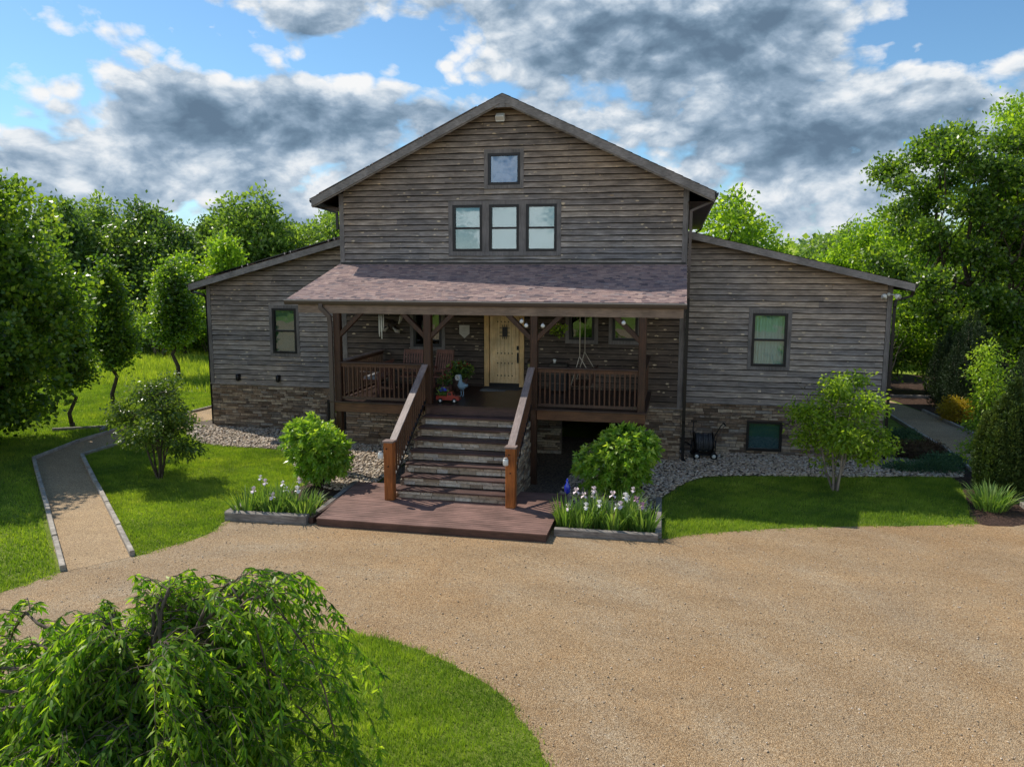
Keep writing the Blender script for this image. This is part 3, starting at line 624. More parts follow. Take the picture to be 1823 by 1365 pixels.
# ------------------------------------------------------------------ the house
house = thing('house', 'dark weathered wood house with gable, two lower wings, stone base and front porch', 'house', (0, 0, GZ))
HOFF = Vector((0, 0, -GZ))
def hb(mb, name, mat, parent=None):
    """house part: geometry given in world coordinates"""
    o = mb.build(name, mat); par = parent or house
    o.parent = par
    if par is house: o.location = HOFF
    return o
def siding(name, y, xa, xb, z0, ztop, mat='weathered_siding', expo=.2, holes=(), seg=(2.2, 6.5)):
    """lapped boards on a wall facing -Y; ztop(x) gives the upper outline"""
    mb = MB(); nrow = int((max(ztop(x) for x in np.linspace(xa, xb, 25)) - z0) / expo) + 1
    for k in range(nrow):
        zb = z0 + k * expo
        # x spans allowed in this row
        xs = np.arange(xa, xb + 1e-6, .1); x = xa; 
        spans = [(xa, xb, zb - 9, 99)]
        for (hx0, hx1, hz0, hz1) in holes:
            if zb < hz1 - .005 and zb + expo > hz0 + .005:
                ns = []
                for a, b, lo, hi in spans:
                    if hx0 >= b or hx1 <= a: ns.append((a, b, lo, hi)); continue
                    if hx0 > a: ns.append((a, hx0, lo, hi))
                    if hx1 < b: ns.append((hx1, b, lo, hi))
                    if zb + expo > hz1 + .015: ns.append((max(a, hx0), min(b, hx1), hz1, hi))
                    if zb < hz0 - .015: ns.append((max(a, hx0), min(b, hx1), lo, hz0))
                spans = [q for q in ns if q[1] - q[0] > .03]
        for a, b, zlo, zhi in spans:
            x = a - random.uniform(0, 1.5)
            while x < b:
                x1 = x + random.uniform(*seg); s, e = max(a, x), min(b, x1); x = x1 + .004
                if e - s < .02: continue
                if b - e < .12: e = b; x = b + 1
                r = random.random(); r2 = random.random(); u0 = random.uniform(0, 50)
                n = max(1, int((e - s) / .22)); vs = []; ph = random.uniform(0, 6); am = random.uniform(.002, .010)
                jy = random.uniform(0, .006)
                for i in range(n + 1):
                    X = s + (e - s) * i / n; zt = min(zb + expo + .03, ztop(X)); zl = max(zlo, zb + am * math.sin(X * 2.7 + ph) + random.uniform(-.002, .002)); zt = min(zt, zhi)
                    if zt < zl + .004: zt = zl = ztop(X)
                    zl = min(zl, ztop(X)); zt = max(zt, zl)
                    vs += [(X, y - .06 - jy, zl), (X, y - .004, zt), (X, y, zl)]
                fs = []
                for i in range(n):
                    o = i * 3
                    if min(vs[o + 1][2] - vs[o][2], 9) < .004 and vs[o + 4][2] - vs[o + 3][2] < .004: continue
                    fs += [(o, o + 3, o + 4, o + 1), (o + 2, o + 5, o + 3, o)]
                if fs:
                    fs += [(0, 1, 2), (n * 3, n * 3 + 2, n * 3 + 1)]
                    mb.add(vs, fs, r, [(v[0] - s + u0, v[2] - zb + k * .37, v[2] - zb) for v in vs])
    return hb(mb, name, mat)
def stonewall(mb, xa, xb, za, zb, y, holes=(), hmin=.055, hmax=.13, lmin=.15, lmax=.6, dep=.05, top=None):
    z = za
    while z < zb - .01:
        h = min(random.uniform(hmin, hmax), zb - z)
        if zb - z - h < hmin * .6: h = zb - z
        x = xa
        while x < xb - .01:
            L = min(random.uniform(lmin, lmax), xb - x)
            if xb - x - L < lmin * .5: L = xb - x
            cx, cz = x + L / 2, z + h / 2
            if not any(a - .02 < cx < b + .02 and c < cz < d for a, b, c, d in holes):
                d = random.uniform(.01, dep); g = .004
                hh = h * random.uniform(.88, 1)
                x0, x1, z0_, z1_ = x + g, x + L - g, z + g, z + hh - g
                for a, b, c, dd in holes:   # trim at openings
                    if c < cz < dd:
                        if x0 < a < x1: x1 = a
                        if x0 < b < x1: x0 = b
                j = lambda q=.006: random.uniform(-q, q)
                vs = [(x0 + j(), y, z0_ + j()), (x1 + j(), y, z0_ + j()), (x1 + j(), y, z1_ + j()), (x0 + j(), y, z1_ + j()),
                      (x0 + .01 + j(), y - d + j(.012), z0_ + .008 + j()), (x1 - .01 + j(), y - d + j(.012), z0_ + .008 + j()), (x1 - .01 + j(), y - d + j(.012), z1_ - .006 + j()), (x0 + .01 + j(), y - d + j(.012), z1_ - .006 + j())]
                mb.add(vs, [(4, 5, 6, 7), (0, 1, 5, 4), (1, 2, 6, 5), (2, 3, 7, 6), (3, 0, 4, 7)])
            x += L
        z += h
PK, SL = 9.87, .474
def rake(x): return PK - SL * abs(x)
ZS = -.53                                  # top of the stone
YL, YR = 1.97, 1.46                        # wing fronts
WX = 12.86; HX = 6.1
def wl(x): return 5.44 - .266 * (abs(x) - 6.1)
def wr(x): return 5.43 - .238 * (x - 6.1)
# solid cores behind the cladding
mb = MB()
def prism(mb, prof, y0, y1, rnd=.5):
    n = len(prof); vs = [(x, y0, z) for x, z in prof] + [(x, y1, z) for x, z in prof]
    return mb.add(vs, [tuple(range(n)), tuple(range(n, 2 * n))[::-1]] + [(i, n + i, n + (i + 1) % n, (i + 1) % n) for i in range(n)], rnd)
LB_ = 18.0
def wallcore(mb, xa, xb, z0, ztop, y, holes, cols=None):
    """a wall slab with real openings: columns between hole edges"""
    xs = sorted(set([xa, xb] + [h[0] for h in holes] + [h[1] for h in holes] + ([0] if xa < 0 < xb else [])))
    for a, b in zip(xs[:-1], xs[1:]):
        hs = sorted([(h[2], h[3]) for h in holes if h[0] <= a + 1e-6 and h[1] >= b - 1e-6])
        z = z0
        for (p, q) in hs + [(None, None)]:
            t0, t1 = (ztop(a), ztop(b)) if p is None else (p, p)
            if min(t0, t1) - z > .005 or (p is None and max(t0, t1) - z > .005):
                mb.add([(a, y, z), (b, y, z), (b, y, t1), (a, y, t0), (a, y + .25, z), (b, y + .25, z), (b, y + .25, t1), (a, y + .25, t0)],
                       [(0, 1, 2, 3), (5, 4, 7, 6), (0, 4, 5, 1), (3, 2, 6, 7), (0, 3, 7, 4), (1, 5, 6, 2)], .3)
            if q is not None: z = q
W_G = (-.63, .49, 6.98, 8.03)
W_T = [(-1.9, -.84, 4.74, 6.32), (-.59, .46, 4.74, 6.32), (.71, 1.77, 4.74, 6.32)]
W_P = [(-3.4, -2.35, 1.36, 2.72), (2.24, 3.11, 1.72, 2.68), (3.73, 4.58, 1.72, 2.68)]
W_D = (-.62, .53, .02, 2.52)
W_L = (-10.02, -8.98, .76, 2.56); W_R = (8.44, 9.6, .80, 2.64)
W_BL = (-7.75, -6.99, -2.25, -1.08); W_BR = (8.4, 9.6, -2.2, -1.15)
allc = [W_G] + W_T + W_P + [W_D]
CR = (2.0, 4.75, GZ - .2, -.40)  # opening added in the foundation so the space under the porch reads dark
wallcore(mb, -HX, HX, GZ - .3, lambda x: rake(x) - .1, 0.0, allc + [CR])
wallcore(mb, -WX, -HX, GZ - .3, lambda x: wl(x) - .1, YL, [W_L, W_BL])
wallcore(mb, HX, WX, GZ - .3, lambda x: wr(x) - .1, YR, [W_R, W_BR])
# other walls of the three blocks
mb.box(-HX, -HX + .2, .25, LB_, GZ - .3, rake(HX) - .15, .3); mb.box(HX - .2, HX, .25, LB_, GZ - .3, rake(HX) - .15, .3)
mb.box(-WX, -WX + .2, YL + .25, LB_ - 2, GZ - .3, wl(WX) - .12, .3); mb.box(WX - .2, WX, YR + .25, LB_ - 2, GZ - .3, wr(WX) - .12, .3)
prism(mb, [(-HX, GZ), (HX, GZ), (HX, rake(HX) - .15), (0, PK - .15), (-HX, rake(HX) - .15)], LB_ - .2, LB_, .3)
prism(mb, [(-WX, GZ), (-HX, GZ), (-HX, wl(HX) - .12), (-WX, wl(WX) - .12)], LB_ - 2.2, LB_ - 2, .3)
prism(mb, [(HX, GZ), (WX, GZ), (WX, wr(WX) - .12), (HX, wr(HX) - .12)], LB_ - 2.2, LB_ - 2, .3)
mb.box(-HX + .2, HX - .2, .26, LB_ - .3, -.35, -.1, .3)
mb.box(-HX + .2, HX - .2, .26, LB_ - .3, 3.6, 3.8, .3)
hb(mb, 'wall', 'shaded_siding')
T = .13
def grow(h, t=T): return (h[0] - t, h[1] + t, h[2] - t, h[3] + t)
tri_hole = (-2.05, 1.92, 4.58, 6.46)
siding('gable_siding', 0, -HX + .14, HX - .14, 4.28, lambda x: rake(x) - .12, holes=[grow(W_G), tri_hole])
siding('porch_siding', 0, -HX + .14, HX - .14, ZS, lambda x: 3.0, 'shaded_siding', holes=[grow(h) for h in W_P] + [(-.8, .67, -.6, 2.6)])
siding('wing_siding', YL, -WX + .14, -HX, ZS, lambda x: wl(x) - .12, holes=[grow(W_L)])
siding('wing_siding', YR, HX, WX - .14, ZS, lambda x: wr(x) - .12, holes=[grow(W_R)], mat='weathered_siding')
mb = MB()
stonewall(mb, -HX, HX, GZ - .05, ZS, -.0, [CR])
stonewall(mb, -WX - .02, -HX, GZ - .1, ZS, YL, [W_BL])
stonewall(mb, HX, WX + .02, GZ - .1, ZS, YR, [W_BR])
# return faces of the stone at the outer right end
hb(mb, 'stone_foundation', 'ledgestone')
mb = MB()   # sill board on top of the stone
mb.box(-WX - .05, -HX, YL - .075, YL + .0, ZS - .045, ZS, .3); mb.box(HX, WX + .05, YR - .075, YR, ZS - .045, ZS, .3); mb.box(-HX - .02, HX + .02, -.075, 0, ZS - .045, ZS, .3)
hb(mb, 'sill_board', 'weathered_trim')
mb = MB()   # corner boards
for x0, x1, y, z0, z1 in ((-HX - .03, -HX + .14, -.06, ZS, rake(HX) - .2), (HX - .14, HX + .03, -.06, ZS, rake(HX) - .2), (-WX - .03, -WX + .13, YL - .06, ZS, wl(WX) - .2), (WX - .13, WX + .03, YR - .06, ZS, wr(WX) - .18)):
    mb = MB(); mb.box(x0, x1, y, y + .1, z0, z1)
    xs = x0 if x0 < 0 else x1
    mb.box(xs - .018, xs + .018, y + .1, y + .25, z0, z1)
    hb(mb, 'corner_board', 'weathered_trim_upright')

# windows ------------------------------------------------------------
def window(h, y, style='double', blind='teal_blind', pane='pane_glass', trim=True, lines=0):
    x0, x1, z0, z1 = h; fr = MB(); w = .085
    yf = y - .075
    for a in ((x0, x0 + w, z0, z1), (x1 - w, x1, z0, z1), (x0 + w, x1 - w, z0, z0 + w), (x0 + w, x1 - w, z1 - w, z1)): fr.box(a[0], a[1], yf, y + .12, a[2], a[3])
    if style == 'double':
        zm = (z0 + z1) / 2; fr.box(x0 + w, x1 - w, yf + .02, y + .05, zm - .035, zm + .035)
    o = hb(fr, 'window', 'black_frame')
    ob = MB()
    if style == 'double':
        ob.box(x0 + w, x1 - w, y + .015, y + .019, (z0 + z1) / 2 + .03, z1 - w); ob.box(x0 + w, x1 - w, y - .012, y - .008, z0 + w, (z0 + z1) / 2 - .03)
    else: ob.box(x0 + w, x1 - w, y + .0, y + .004, z0 + w, z1 - w)
    hb(ob, 'pane', pane, o)
    if blind:
        bl = MB()
        if lines:
            n = lines
            for i in range(n):
                zz = z0 + w + (z1 - z0 - 2 * w) * i / n; hh = (z1 - z0 - 2 * w) / n
                bl.add([(x0 + w, y + .075, zz + .002), (x1 - w, y + .075, zz + .002), (x1 - w, y + .10, zz + hh), (x0 + w, y + .10, zz + hh)], [(0, 1, 2, 3)], .5)
        elif blind == 'white_curtain':
            n = 40; vs = []
            for i in range(n + 1):
                X = x0 + w + (x1 - x0 - 2 * w) * i / n; yy = y + .10 + .018 * math.sin(i * 1.5) + .01 * math.sin(i * .7)
                vs += [(X, yy, z0 + w), (X, yy, z1 - w)]
            bl.add(vs, [(2 * i, 2 * i + 2, 2 * i + 3, 2 * i + 1) for i in range(n)], .5)
        else: bl.box(x0 + w, x1 - w, y + .09, y + .1, z0 + w + .02, z1 - w)
        hb(bl, 'blind', blind, o)
    else:
        bk = MB(); bk.box(x0, x1, y + .24, y + .25, z0, z1); hb(bk, 'dark_interior', 'interior', o)
    if trim:
        tr = MB(); t = T; ty = y - .062
        tr.box(x0 - t, x0 - .004, ty, y, z0 - t, z1 + t); tr.box(x1 + .004, x1 + t, ty, y, z0 - t, z1 + t)
        tr.box(x0 - .004, x1 + .004, ty, y, z1 + .004, z1 + t); tr.box(x0 - .004, x1 + .004, ty, y, z0 - t, z0 - .004)
        hb(tr, 'window_trim', 'weathered_trim_upright', o)
    return o
window(W_G, 0, 'fixed', 'sky_blind', 'sky_glass')
for h in W_T: window(h, 0, 'double', 'green_blind', 'pane_glass', False)
tr = MB(); x0, x1, z0, z1 = tri_hole
tr.box(x0, -1.904, -.062, 0, z0, z1); tr.box(-.836, -.594, -.062, 0, z0, z1); tr.box(.464, .706, -.062, 0, z0, z1); tr.box(1.774, x1, -.062, 0, z0, z1)
for a, b in ((-1.904, -.836), (-.594, .464), (.706, 1.774)):
    tr.box(a, b, -.062, 0, 6.324, z1); tr.box(a, b, -.062, 0, z0, 4.736)
hb(tr, 'window_trim', 'weathered_trim_upright')
for h in W_P: window(h, 0, 'fixed', None, 'dark_glass')
window(W_L, YL, 'double', 'teal_blind'); window(W_R, YR, 'double', 'white_curtain')
window(W_BL, YL, 'fixed', None, 'dark_glass', False); window(W_BR, YR, 'fixed', 'green_blind', 'pane_glass', False, lines=16)

# roofs --------------------------------------------------------------
def shingle_slope(name, A, B, Cc, D, course=.15, tab=.24, parent=None):
    """A,B lower edge, D,C upper edge (corner vectors)"""
    A, B, Cc, D = map(Vector, (A, B, Cc, D)); H = ((D - A).length + (Cc - B).length) / 2; n = int(H / course) + 1
    nrm = (B - A).cross(D - A).normalized()
    if nrm.z < 0: nrm = -nrm
    mb = MB()
    for k in range(n):
        t0 = k / n; t1 = min(1, (k + 1.25) / n); L0, R0 = A.lerp(D, t0), B.lerp(Cc, t0); L1, R1 = A.lerp(D, t1), B.lerp(Cc, t1)
        L = (R0 - L0).length; x = -random.uniform(0, tab)
        while x < L:
            w = tab * random.uniform(.55, 1.7); a = max(0, x) / L; b = min(L, x + w) / L; x += w
            if b - a < .0005: continue
            th = .014 + random.uniform(0, .007); lo = random.uniform(0, .006)
            p = [L0.lerp(R0, a), L0.lerp(R0, b), L1.lerp(R1, b), L1.lerp(R1, a)]
            d = (p[0] - p[3]).normalized() * lo
            q = [p[0] + nrm * th + d, p[1] + nrm * th + d, p[2] + nrm * .003, p[3] + nrm * .003, p[0] + d - nrm * .002, p[1] + d - nrm * .002]
            mb.add(q, [(0, 1, 2, 3), (4, 5, 1, 0)])
    return hb(mb, name, 'shingles', parent)
EX = 6.93
mr = MB()   # main roof decks with soffits
for s in (-1, 1):
    prism(mr, [(0, PK - .02), (s * EX, rake(EX) - .02), (s * EX, rake(EX) - .14), (0, PK - .14)], -.56, LB_ + .5, .5)
prism(mr, [(-13.35, wl(13.35) - .02), (-HX, wl(HX) - .02), (-HX, wl(HX) - .12), (-13.35, wl(13.35) - .12)], 1.44, LB_ - 1.5, .5)
prism(mr, [(HX, wr(HX) - .02), (13.42, wr(13.42) - .02), (13.42, wr(13.42) - .12), (HX, wr(HX) - .12)], .94, LB_ - 1.5, .5)
hb(mr, 'roof_deck', 'ceiling_boards')
rf = shingle_slope('roof', (-EX - .05, -.63, rake(EX + .05)), (-EX - .05, LB_ + .5, rake(EX + .05)), (0, LB_ + .5, PK), (0, -.63, PK), .3, .5)
shingle_slope('roof', (EX + .05, -.63, rake(EX + .05)), (EX + .05, LB_ + .5, rake(EX + .05)), (0, LB_ + .5, PK), (0, -.63, PK), .3, .5)
shingle_slope('wing_roof', (-13.4, 1.38, wl(13.4)), (-13.4, LB_ - 1.5, wl(13.4)), (-HX, LB_ - 1.5, wl(HX)), (-HX, 1.38, wl(HX)), .3, .5)
shingle_slope('wing_roof', (13.46, .9, wr(13.46)), (13.46, LB_ - 1.5, wr(13.46)), (HX, LB_ - 1.5, wr(HX)), (HX, .9, wr(HX)), .3, .5)
PRB, PRF = (4.30, 0), (3.20, -4.12)
pr = MB(); vs = []
mbp = MB()
mbp.add([(-6.13, -4.08, 3.16), (6.1, -4.08, 3.16), (6.1, 0, 4.26), (-6.13, 0, 4.26), (-6.13, -4.08, 3.06), (6.1, -4.08, 3.06), (6.1, 0, 4.14), (-6.13, 0, 4.14)],
        [(0, 1, 2, 3), (4, 7, 6, 5), (0, 4, 5, 1), (1, 5, 6, 2), (2, 6, 7, 3), (3, 7, 4, 0)], .5)
hb(mbp, 'porch_roof_deck', 'fascia_wood')
shingle_slope('porch_roof', (-6.17, -4.13, 3.175), (6.14, -4.13, 3.175), (6.14, -.03, 4.29), (-6.17, -.03, 4.29), .118, .16)
mb = MB(); mb.box(-6.1, 6.1, -.075, -.045, 4.30, 4.36); hb(mb, 'flashing', 'black_metal')
# rake boards
mb = MB()
def rakeboard(mb, x0, z0, x1, z1, y, h=.26, t=.05):
    mb.add([(x0, y, z0), (x1, y, z1), (x1, y, z1 - h), (x0, y, z0 - h), (x0, y + t, z0), (x1, y + t, z1), (x1, y + t, z1 - h), (x0, y + t, z0 - h)],
           [(0, 3, 2, 1), (4, 5, 6, 7), (0, 1, 5, 4), (3, 7, 6, 2), (1, 2, 6, 5), (0, 4, 7, 3)])
for s in (-1, 1):
    rakeboard(mb, s * EX, rake(EX) - .01, 0, PK - .01, -.61, .27)
    rakeboard(mb, s * (EX - .02), rake(EX) - .02, s * .02, PK - .03, -.575 + .02, .30, .03)
mb.add([(-.62, -.585, 9.42), (.62, -.585, 9.42), (.2, -.585, 9.62), (-.2, -.585, 9.62), (-.62, -.56, 9.42), (.62, -.56, 9.42), (.2, -.56, 9.62), (-.2, -.56, 9.62)], [(0, 1, 2, 3), (4, 7, 6, 5), (0, 4, 5, 1), (3, 2, 6, 7), (1, 5, 6, 2), (0, 3, 7, 4)])
mb.box(-.09, .09, -.618, -.60, 9.42, 9.80)
hb(mb, 'rake_board', 'weathered_trim')
mb = MB(); rakeboard(mb, -13.35, wl(13.35) - .01, -6.75 + .6, wl(6.15) - .01, 1.40, .24); hb(mb, 'rake_board', 'weathered_trim'); mb = MB(); rakeboard(mb, 13.42, wr(13.42) - .01, 6.15, wr(6.15) - .01, .90, .23)
hb(mb, 'rake_board', 'weathered_trim')
# fascia and gutters at the eaves
mb = MB()
for s in (-1, 1): mb = MB(); mb.box(min(s * EX, s * (EX - .04)), max(s * EX, s * (EX - .04)), -.56, LB_ + .5, rake(EX) - .3, rake(EX) - .02); hb(mb, 'eave_fascia', 'weathered_trim')
mb = MB(); mb.box(-13.35, -13.31, 1.45, LB_ - 1.5, wl(13.35) - .25, wl(13.35) - .02); hb(mb, 'eave_fascia', 'weathered_trim'); mb = MB(); mb.box(13.38, 13.42, .95, LB_ - 1.5, wr(13.42) - .25, wr(13.42) - .02); hb(mb, 'eave_fascia', 'weathered_trim')
# soffit returns
for s in (-1, 1):
    mb = MB(); mb.add([(s * HX, -.54, rake(EX) - .30), (s * (EX - .04), -.54, rake(EX) - .30), (s * (EX - .04), LB_, rake(EX) - .30), (s * HX, LB_, rake(EX) - .30)], [(0, 1, 2, 3)]); hb(mb, 'soffit', 'ceiling_boards')
def gutter(a, b, name='gutter', mat='black_metal', flip=1, w=.13, h=.12, parent=None):
    """open trough along a-b, outer lip on the flip side"""
    a, b = Vector(a), Vector(b); d = (b - a).normalized(); sd = d.cross(Vector((0, 0, 1))) * flip; u = Vector((0, 0, 1)); mb = MB()
    prof = [(0, 0), (0, -h * .9), (w * .7, -h * .95), (w * .95, -h * .5), (w, -h * .12), (w * .9, 0), (w * .93, -h * .12), (w * .88, -h * .5), (w * .62, -h * .85), (.01, -h * .8), (.01, 0)]
    n = len(prof); vs = [p + sd * q[0] + u * q[1] for p in (a, b) for q in prof]
    fs = [(i, (i + 1) % n, n + (i + 1) % n, n + i) for i in range(n)]
    vs2 = [p + sd * q[0] + u * q[1] for p in (a, b) for q in prof[:6]]
    fs += [tuple(range(0, 6)), tuple(range(n, n + 6))[::-1]]
    mb.add(vs, fs, .5); return hb(mb, name, mat, parent)
gutter((-EX, -.5, rake(EX) - .03), (-EX, LB_ + .4, rake(EX) - .03), flip=-1)
gutter((EX, -.5, rake(EX) - .03), (EX, LB_ + .4, rake(EX) - .03), flip=1)
gutter((-13.35, 1.5, wl(13.35) - .03), (-13.35, LB_ - 1.6, wl(13.35) - .03), flip=-1)
gutter((13.42, 1.0, wr(13.42) - .03), (13.42, LB_ - 1.6, wr(13.42) - .03), flip=1)
pg = gutter((-6.2, -4.10, 3.165), (6.15, -4.10, 3.165), flip=1, mat='grey_gutter', w=.16, h=.15)
mb = MB(); mb.bar((-6.2, -4.262, 3.158), (6.15, -4.262, 3.158), .03, .024); 
for i in range(11): mb.box(-5.9 + i * 1.2, -5.86 + i * 1.2, -4.26, -4.1, 3.16, 3.172)
hb(mb, 'gutter_lip', 'gutter_lip', pg)
def spout(pts, mat='black_metal', w=.09, d=.07):
    mb = MB(); P = [Vector(p) for p in pts]
    for a, b in zip(P[:-1], P[1:]):
        e = (b - a).normalized() * .03; mb.bar(a - e * .6, b + e * .6, w, d, up=(0, 1, 0) if abs((b - a).normalized().z) > .5 else (0, 0, 1))
    return hb(mb, 'downspout', mat)
spout([(6.95, -.35, 6.45), (6.9, -.35, 6.3), (6.22, -.12, 6.02), (6.21, -.12, 3.2)], 'grey_gutter')
spout([(6.21, -.10, 3.2), (6.2, -.10, -1.0), (6.2, -.10, GZ + .08), (6.26, -.3, GZ + .03)], 'black_metal', .11, .09)
spout([(7.0, 16.5, 6.4), (6.9, 16.5, 6.2), (6.25, 16.5, 5.75), (6.2, 16.5, 5.5)])
spout([(-6.98, -.25, 6.45), (-6.93, -.25, 6.33), (-6.22, -.05, 6.12), (-6.2, -.05, 5.55)])
spout([(-13.42, 1.7, wl(13.35) - .12), (-13.4, 1.75, 3.18), (-12.98, 1.85, 3.08), (-12.95, 2.0, 2.95), (-12.95, 2.05, GZ + .1)])
spout([(13.46, 1.1, wr(13.4) - .14), (13.4, 1.2, 3.28), (12.98, 1.36, 3.12), (12.95, 1.36, 2.9), (12.95, 1.36, GZ + .1)])
spout([(-4.98, -4.2, 3.04), (-4.98, -4.2, 2.92), (-4.72, -4.18, 2.66), (-4.70, -4.17, 2.4), (-4.70, -4.17, GZ + .1)], 'grey_gutter', .13, .09)
# solar panels lying on the left slopes
def solar(x0, x1, y0, y1, zf):
    mb = MB(); h = .13; t = .045
    vs = [(x0, y0, zf(x0) + h), (x1, y0, zf(x1) + h), (x1, y1, zf(x1) + h), (x0, y1, zf(x0) + h), (x0, y0, zf(x0) + h - t), (x1, y0, zf(x1) + h - t), (x1, y1, zf(x1) + h - t), (x0, y1, zf(x0) + h - t)]
    mb.add(vs, [(0, 1, 2, 3), (4, 7, 6, 5), (0, 4, 5, 1), (1, 5, 6, 2), (2, 6, 7, 3), (3, 7, 4, 0)], .5); o = hb(mb, 'solar_panel', 'solar_glass')
    for x in (x0 + .1, x1 - .1):
        f = MB(); f.box(x - .02, x + .02, y0 + .02, y0 + .06, zf(x) - .0, zf(x) + h - t); f.box(x - .02, x + .02, y0 - .01, y0 + .01, zf(x) + h - t - .02, zf(x) + h + .01)
        hb(f, 'mounting_clamp', 'gutter_lip', o)
for j in range(4):
    for a, b in ((-6.75, -4.85), (-4.8, -2.9), (-2.85, -.95)): solar(a, b, -.35 + j * 1.05, .66 + j * 1.05, rake)
    for a, b in ((-12.75, -10.95), (-10.9, -9.1), (-9.05, -7.25)): solar(a, b, 1.6 + j * 1.05, 2.61 + j * 1.05, wl)
    solar(-7.2, -6.25, 1.6 + j * 1.05, 2.61 + j * 1.05, wl)

# porch --------------------------------------------------------------
FY = -4.22
mb = MB()
for i in range(int(4.2 / .14)):
    y1 = -.04 - i * .14; mb.box(-4.78, 5.1, max(FY, y1 - .134), y1, -.045, 0)
hb(mb, 'porch_floor', 'porch_boards')
mb = MB()
mb.box(-4.72, -1.72, FY + .06, FY + .16, -.33, -.048); mb.box(-4.72, -4.62, FY + .16, -.06, -.33, -.048); hb(mb, 'porch_rim_beam', 'beam_wood'); mb = MB(); mb.box(1.86, 5.06, FY + .06, FY + .16, -.33, -.048)
mb.box(4.96, 5.06, FY + .16, -.06, -.33, -.048)
hb(mb, 'porch_rim_beam', 'beam_wood')
mb = MB()
for x in np.arange(-4.3, 5, .6): mb.box(x, x + .05, FY + .2, -.08, -.30, -.05)
hb(mb, 'floor_joist', 'deck_shadow')
posts = (-4.53, -1.57, 1.74, 4.93); PY = -4.0
for i, x in enumerate(posts):
    mb = MB(); w = .22 if i != 1 else .24; mb.bar((x, PY, 0), (x, PY, 2.84), w, w, up=(0, 1, 0), bev=.02)
    po = hb(mb, 'porch_post', 'stained_post')
    mb = MB(); mb.bar((x, PY, GZ - .1), (x, PY, -.046), .2, .2, up=(0, 1, 0), bev=.02); hb(mb, 'support_post', 'stained_post')
    for s in (-1, 1):
        if (i == 0 and s < 0) or (i == 3 and s > 0): continue
        br = MB(); br.bar((x + s * .06, PY, 2.06), (x + s * .82, PY, 2.80), .14, .15, up=(0, 1, 0), bev=.01); hb(br, 'brace', 'stained_post', po)
mb = MB(); mb.box(-5.78, 6.06, PY - .13, PY + .1, 2.76, 3.03); mb.box(-4.64, -4.42, PY + .1, -.06, 2.76, 3.0); mb.box(4.82, 5.04, PY + .1, -.06, 2.76, 3.0)
hb(mb, 'porch_beam', 'fascia_wood')
mb = MB()
for i in range(int(3.9 / .15)):
    mb.box(-6.05, 6.05, -.1 - (i + 1) * .15 + .005, -.1 - i * .15, 3.035, 3.05)
hb(mb, 'porch_ceiling', 'ceiling_boards')
for x in (-6.08, 6.04):
    mb = MB(); mb.add([(x, -4.0, 3.03), (x, -.02, 3.03), (x, -.02, 4.12), (x, -4.0, 3.08), (x + .03, -4.0, 3.03), (x + .03, -.02, 3.03), (x + .03, -.02, 4.12), (x + .03, -4.0, 3.08)], [(0, 1, 2, 3), (4, 7, 6, 5), (0, 4, 5, 1), (3, 2, 6, 7)], .4)
    hb(mb, 'porch_end_panel', 'fascia_wood')
def railing(a, b, zt=1.22, zb=.1, sp=.148, top='stained_rail', bal='baluster_wood', n=None, dz_t=0, dz_b=0, w=.19, lower='stained_rail', name='railing'):
    """a,b floor points; tops/bottoms may slope (dz)"""
    a, b = Vector(a), Vector(b); L = (b - a).length; u = Vector((0, 0, 1))
    mb = MB(); mb.bar(a + u * zt, b + u * (zt + dz_t), w, .045, bev=.008); r = hb(mb, name, top)
    mb = MB(); mb.bar(a + u * (zt - .085), b + u * (zt + dz_t - .085), .045, .10); hb(mb, 'upper_rail', bal, r)
    mb = MB(); mb.bar(a + u * zb, b + u * (zb + dz_b), .05, .09); hb(mb, 'lower_rail', lower, r)
    n = n or int(L / sp)
    for i in range(n):
        t = (i + .5) / n; p = a.lerp(b, t)
        m2 = MB(); m2.bar(p + u * (zb + dz_b * t + .04), p + u * (zt + dz_t * t - .12), .042, .042, up=(0, 1, 0)); hb(m2, 'baluster', bal, r)
    return r
railing((-4.42, PY - .03, 0), (-1.7, PY - .03, 0)); railing((1.86, PY - .03, 0), (4.82, PY - .03, 0))
railing((-4.56, PY + .12, 0), (-4.56, -.1, 0), top='weathered_rail'); railing((4.96, PY + .12, 0), (4.96, -.1, 0))
# door
dr = MB(); dr.box(-.77, -.60, -.09, .1, 0, 2.62); dr.box(.50, .66, -.09, .1, 0, 2.62); dr.box(-.60, .50, -.09, .1, 2.50, 2.62); door = hb(dr, 'front_door', 'door_wood')
mb = MB(); y0 = -.03
for i in range(8):
    xa = -.58 + i * 1.06 / 8; mb.box(xa + .004, xa + 1.06 / 8 - .004, y0, y0 + .05, .13, 2.49)
hb(mb, 'door_slab', 'door_slab_wood', door)
mb = MB()
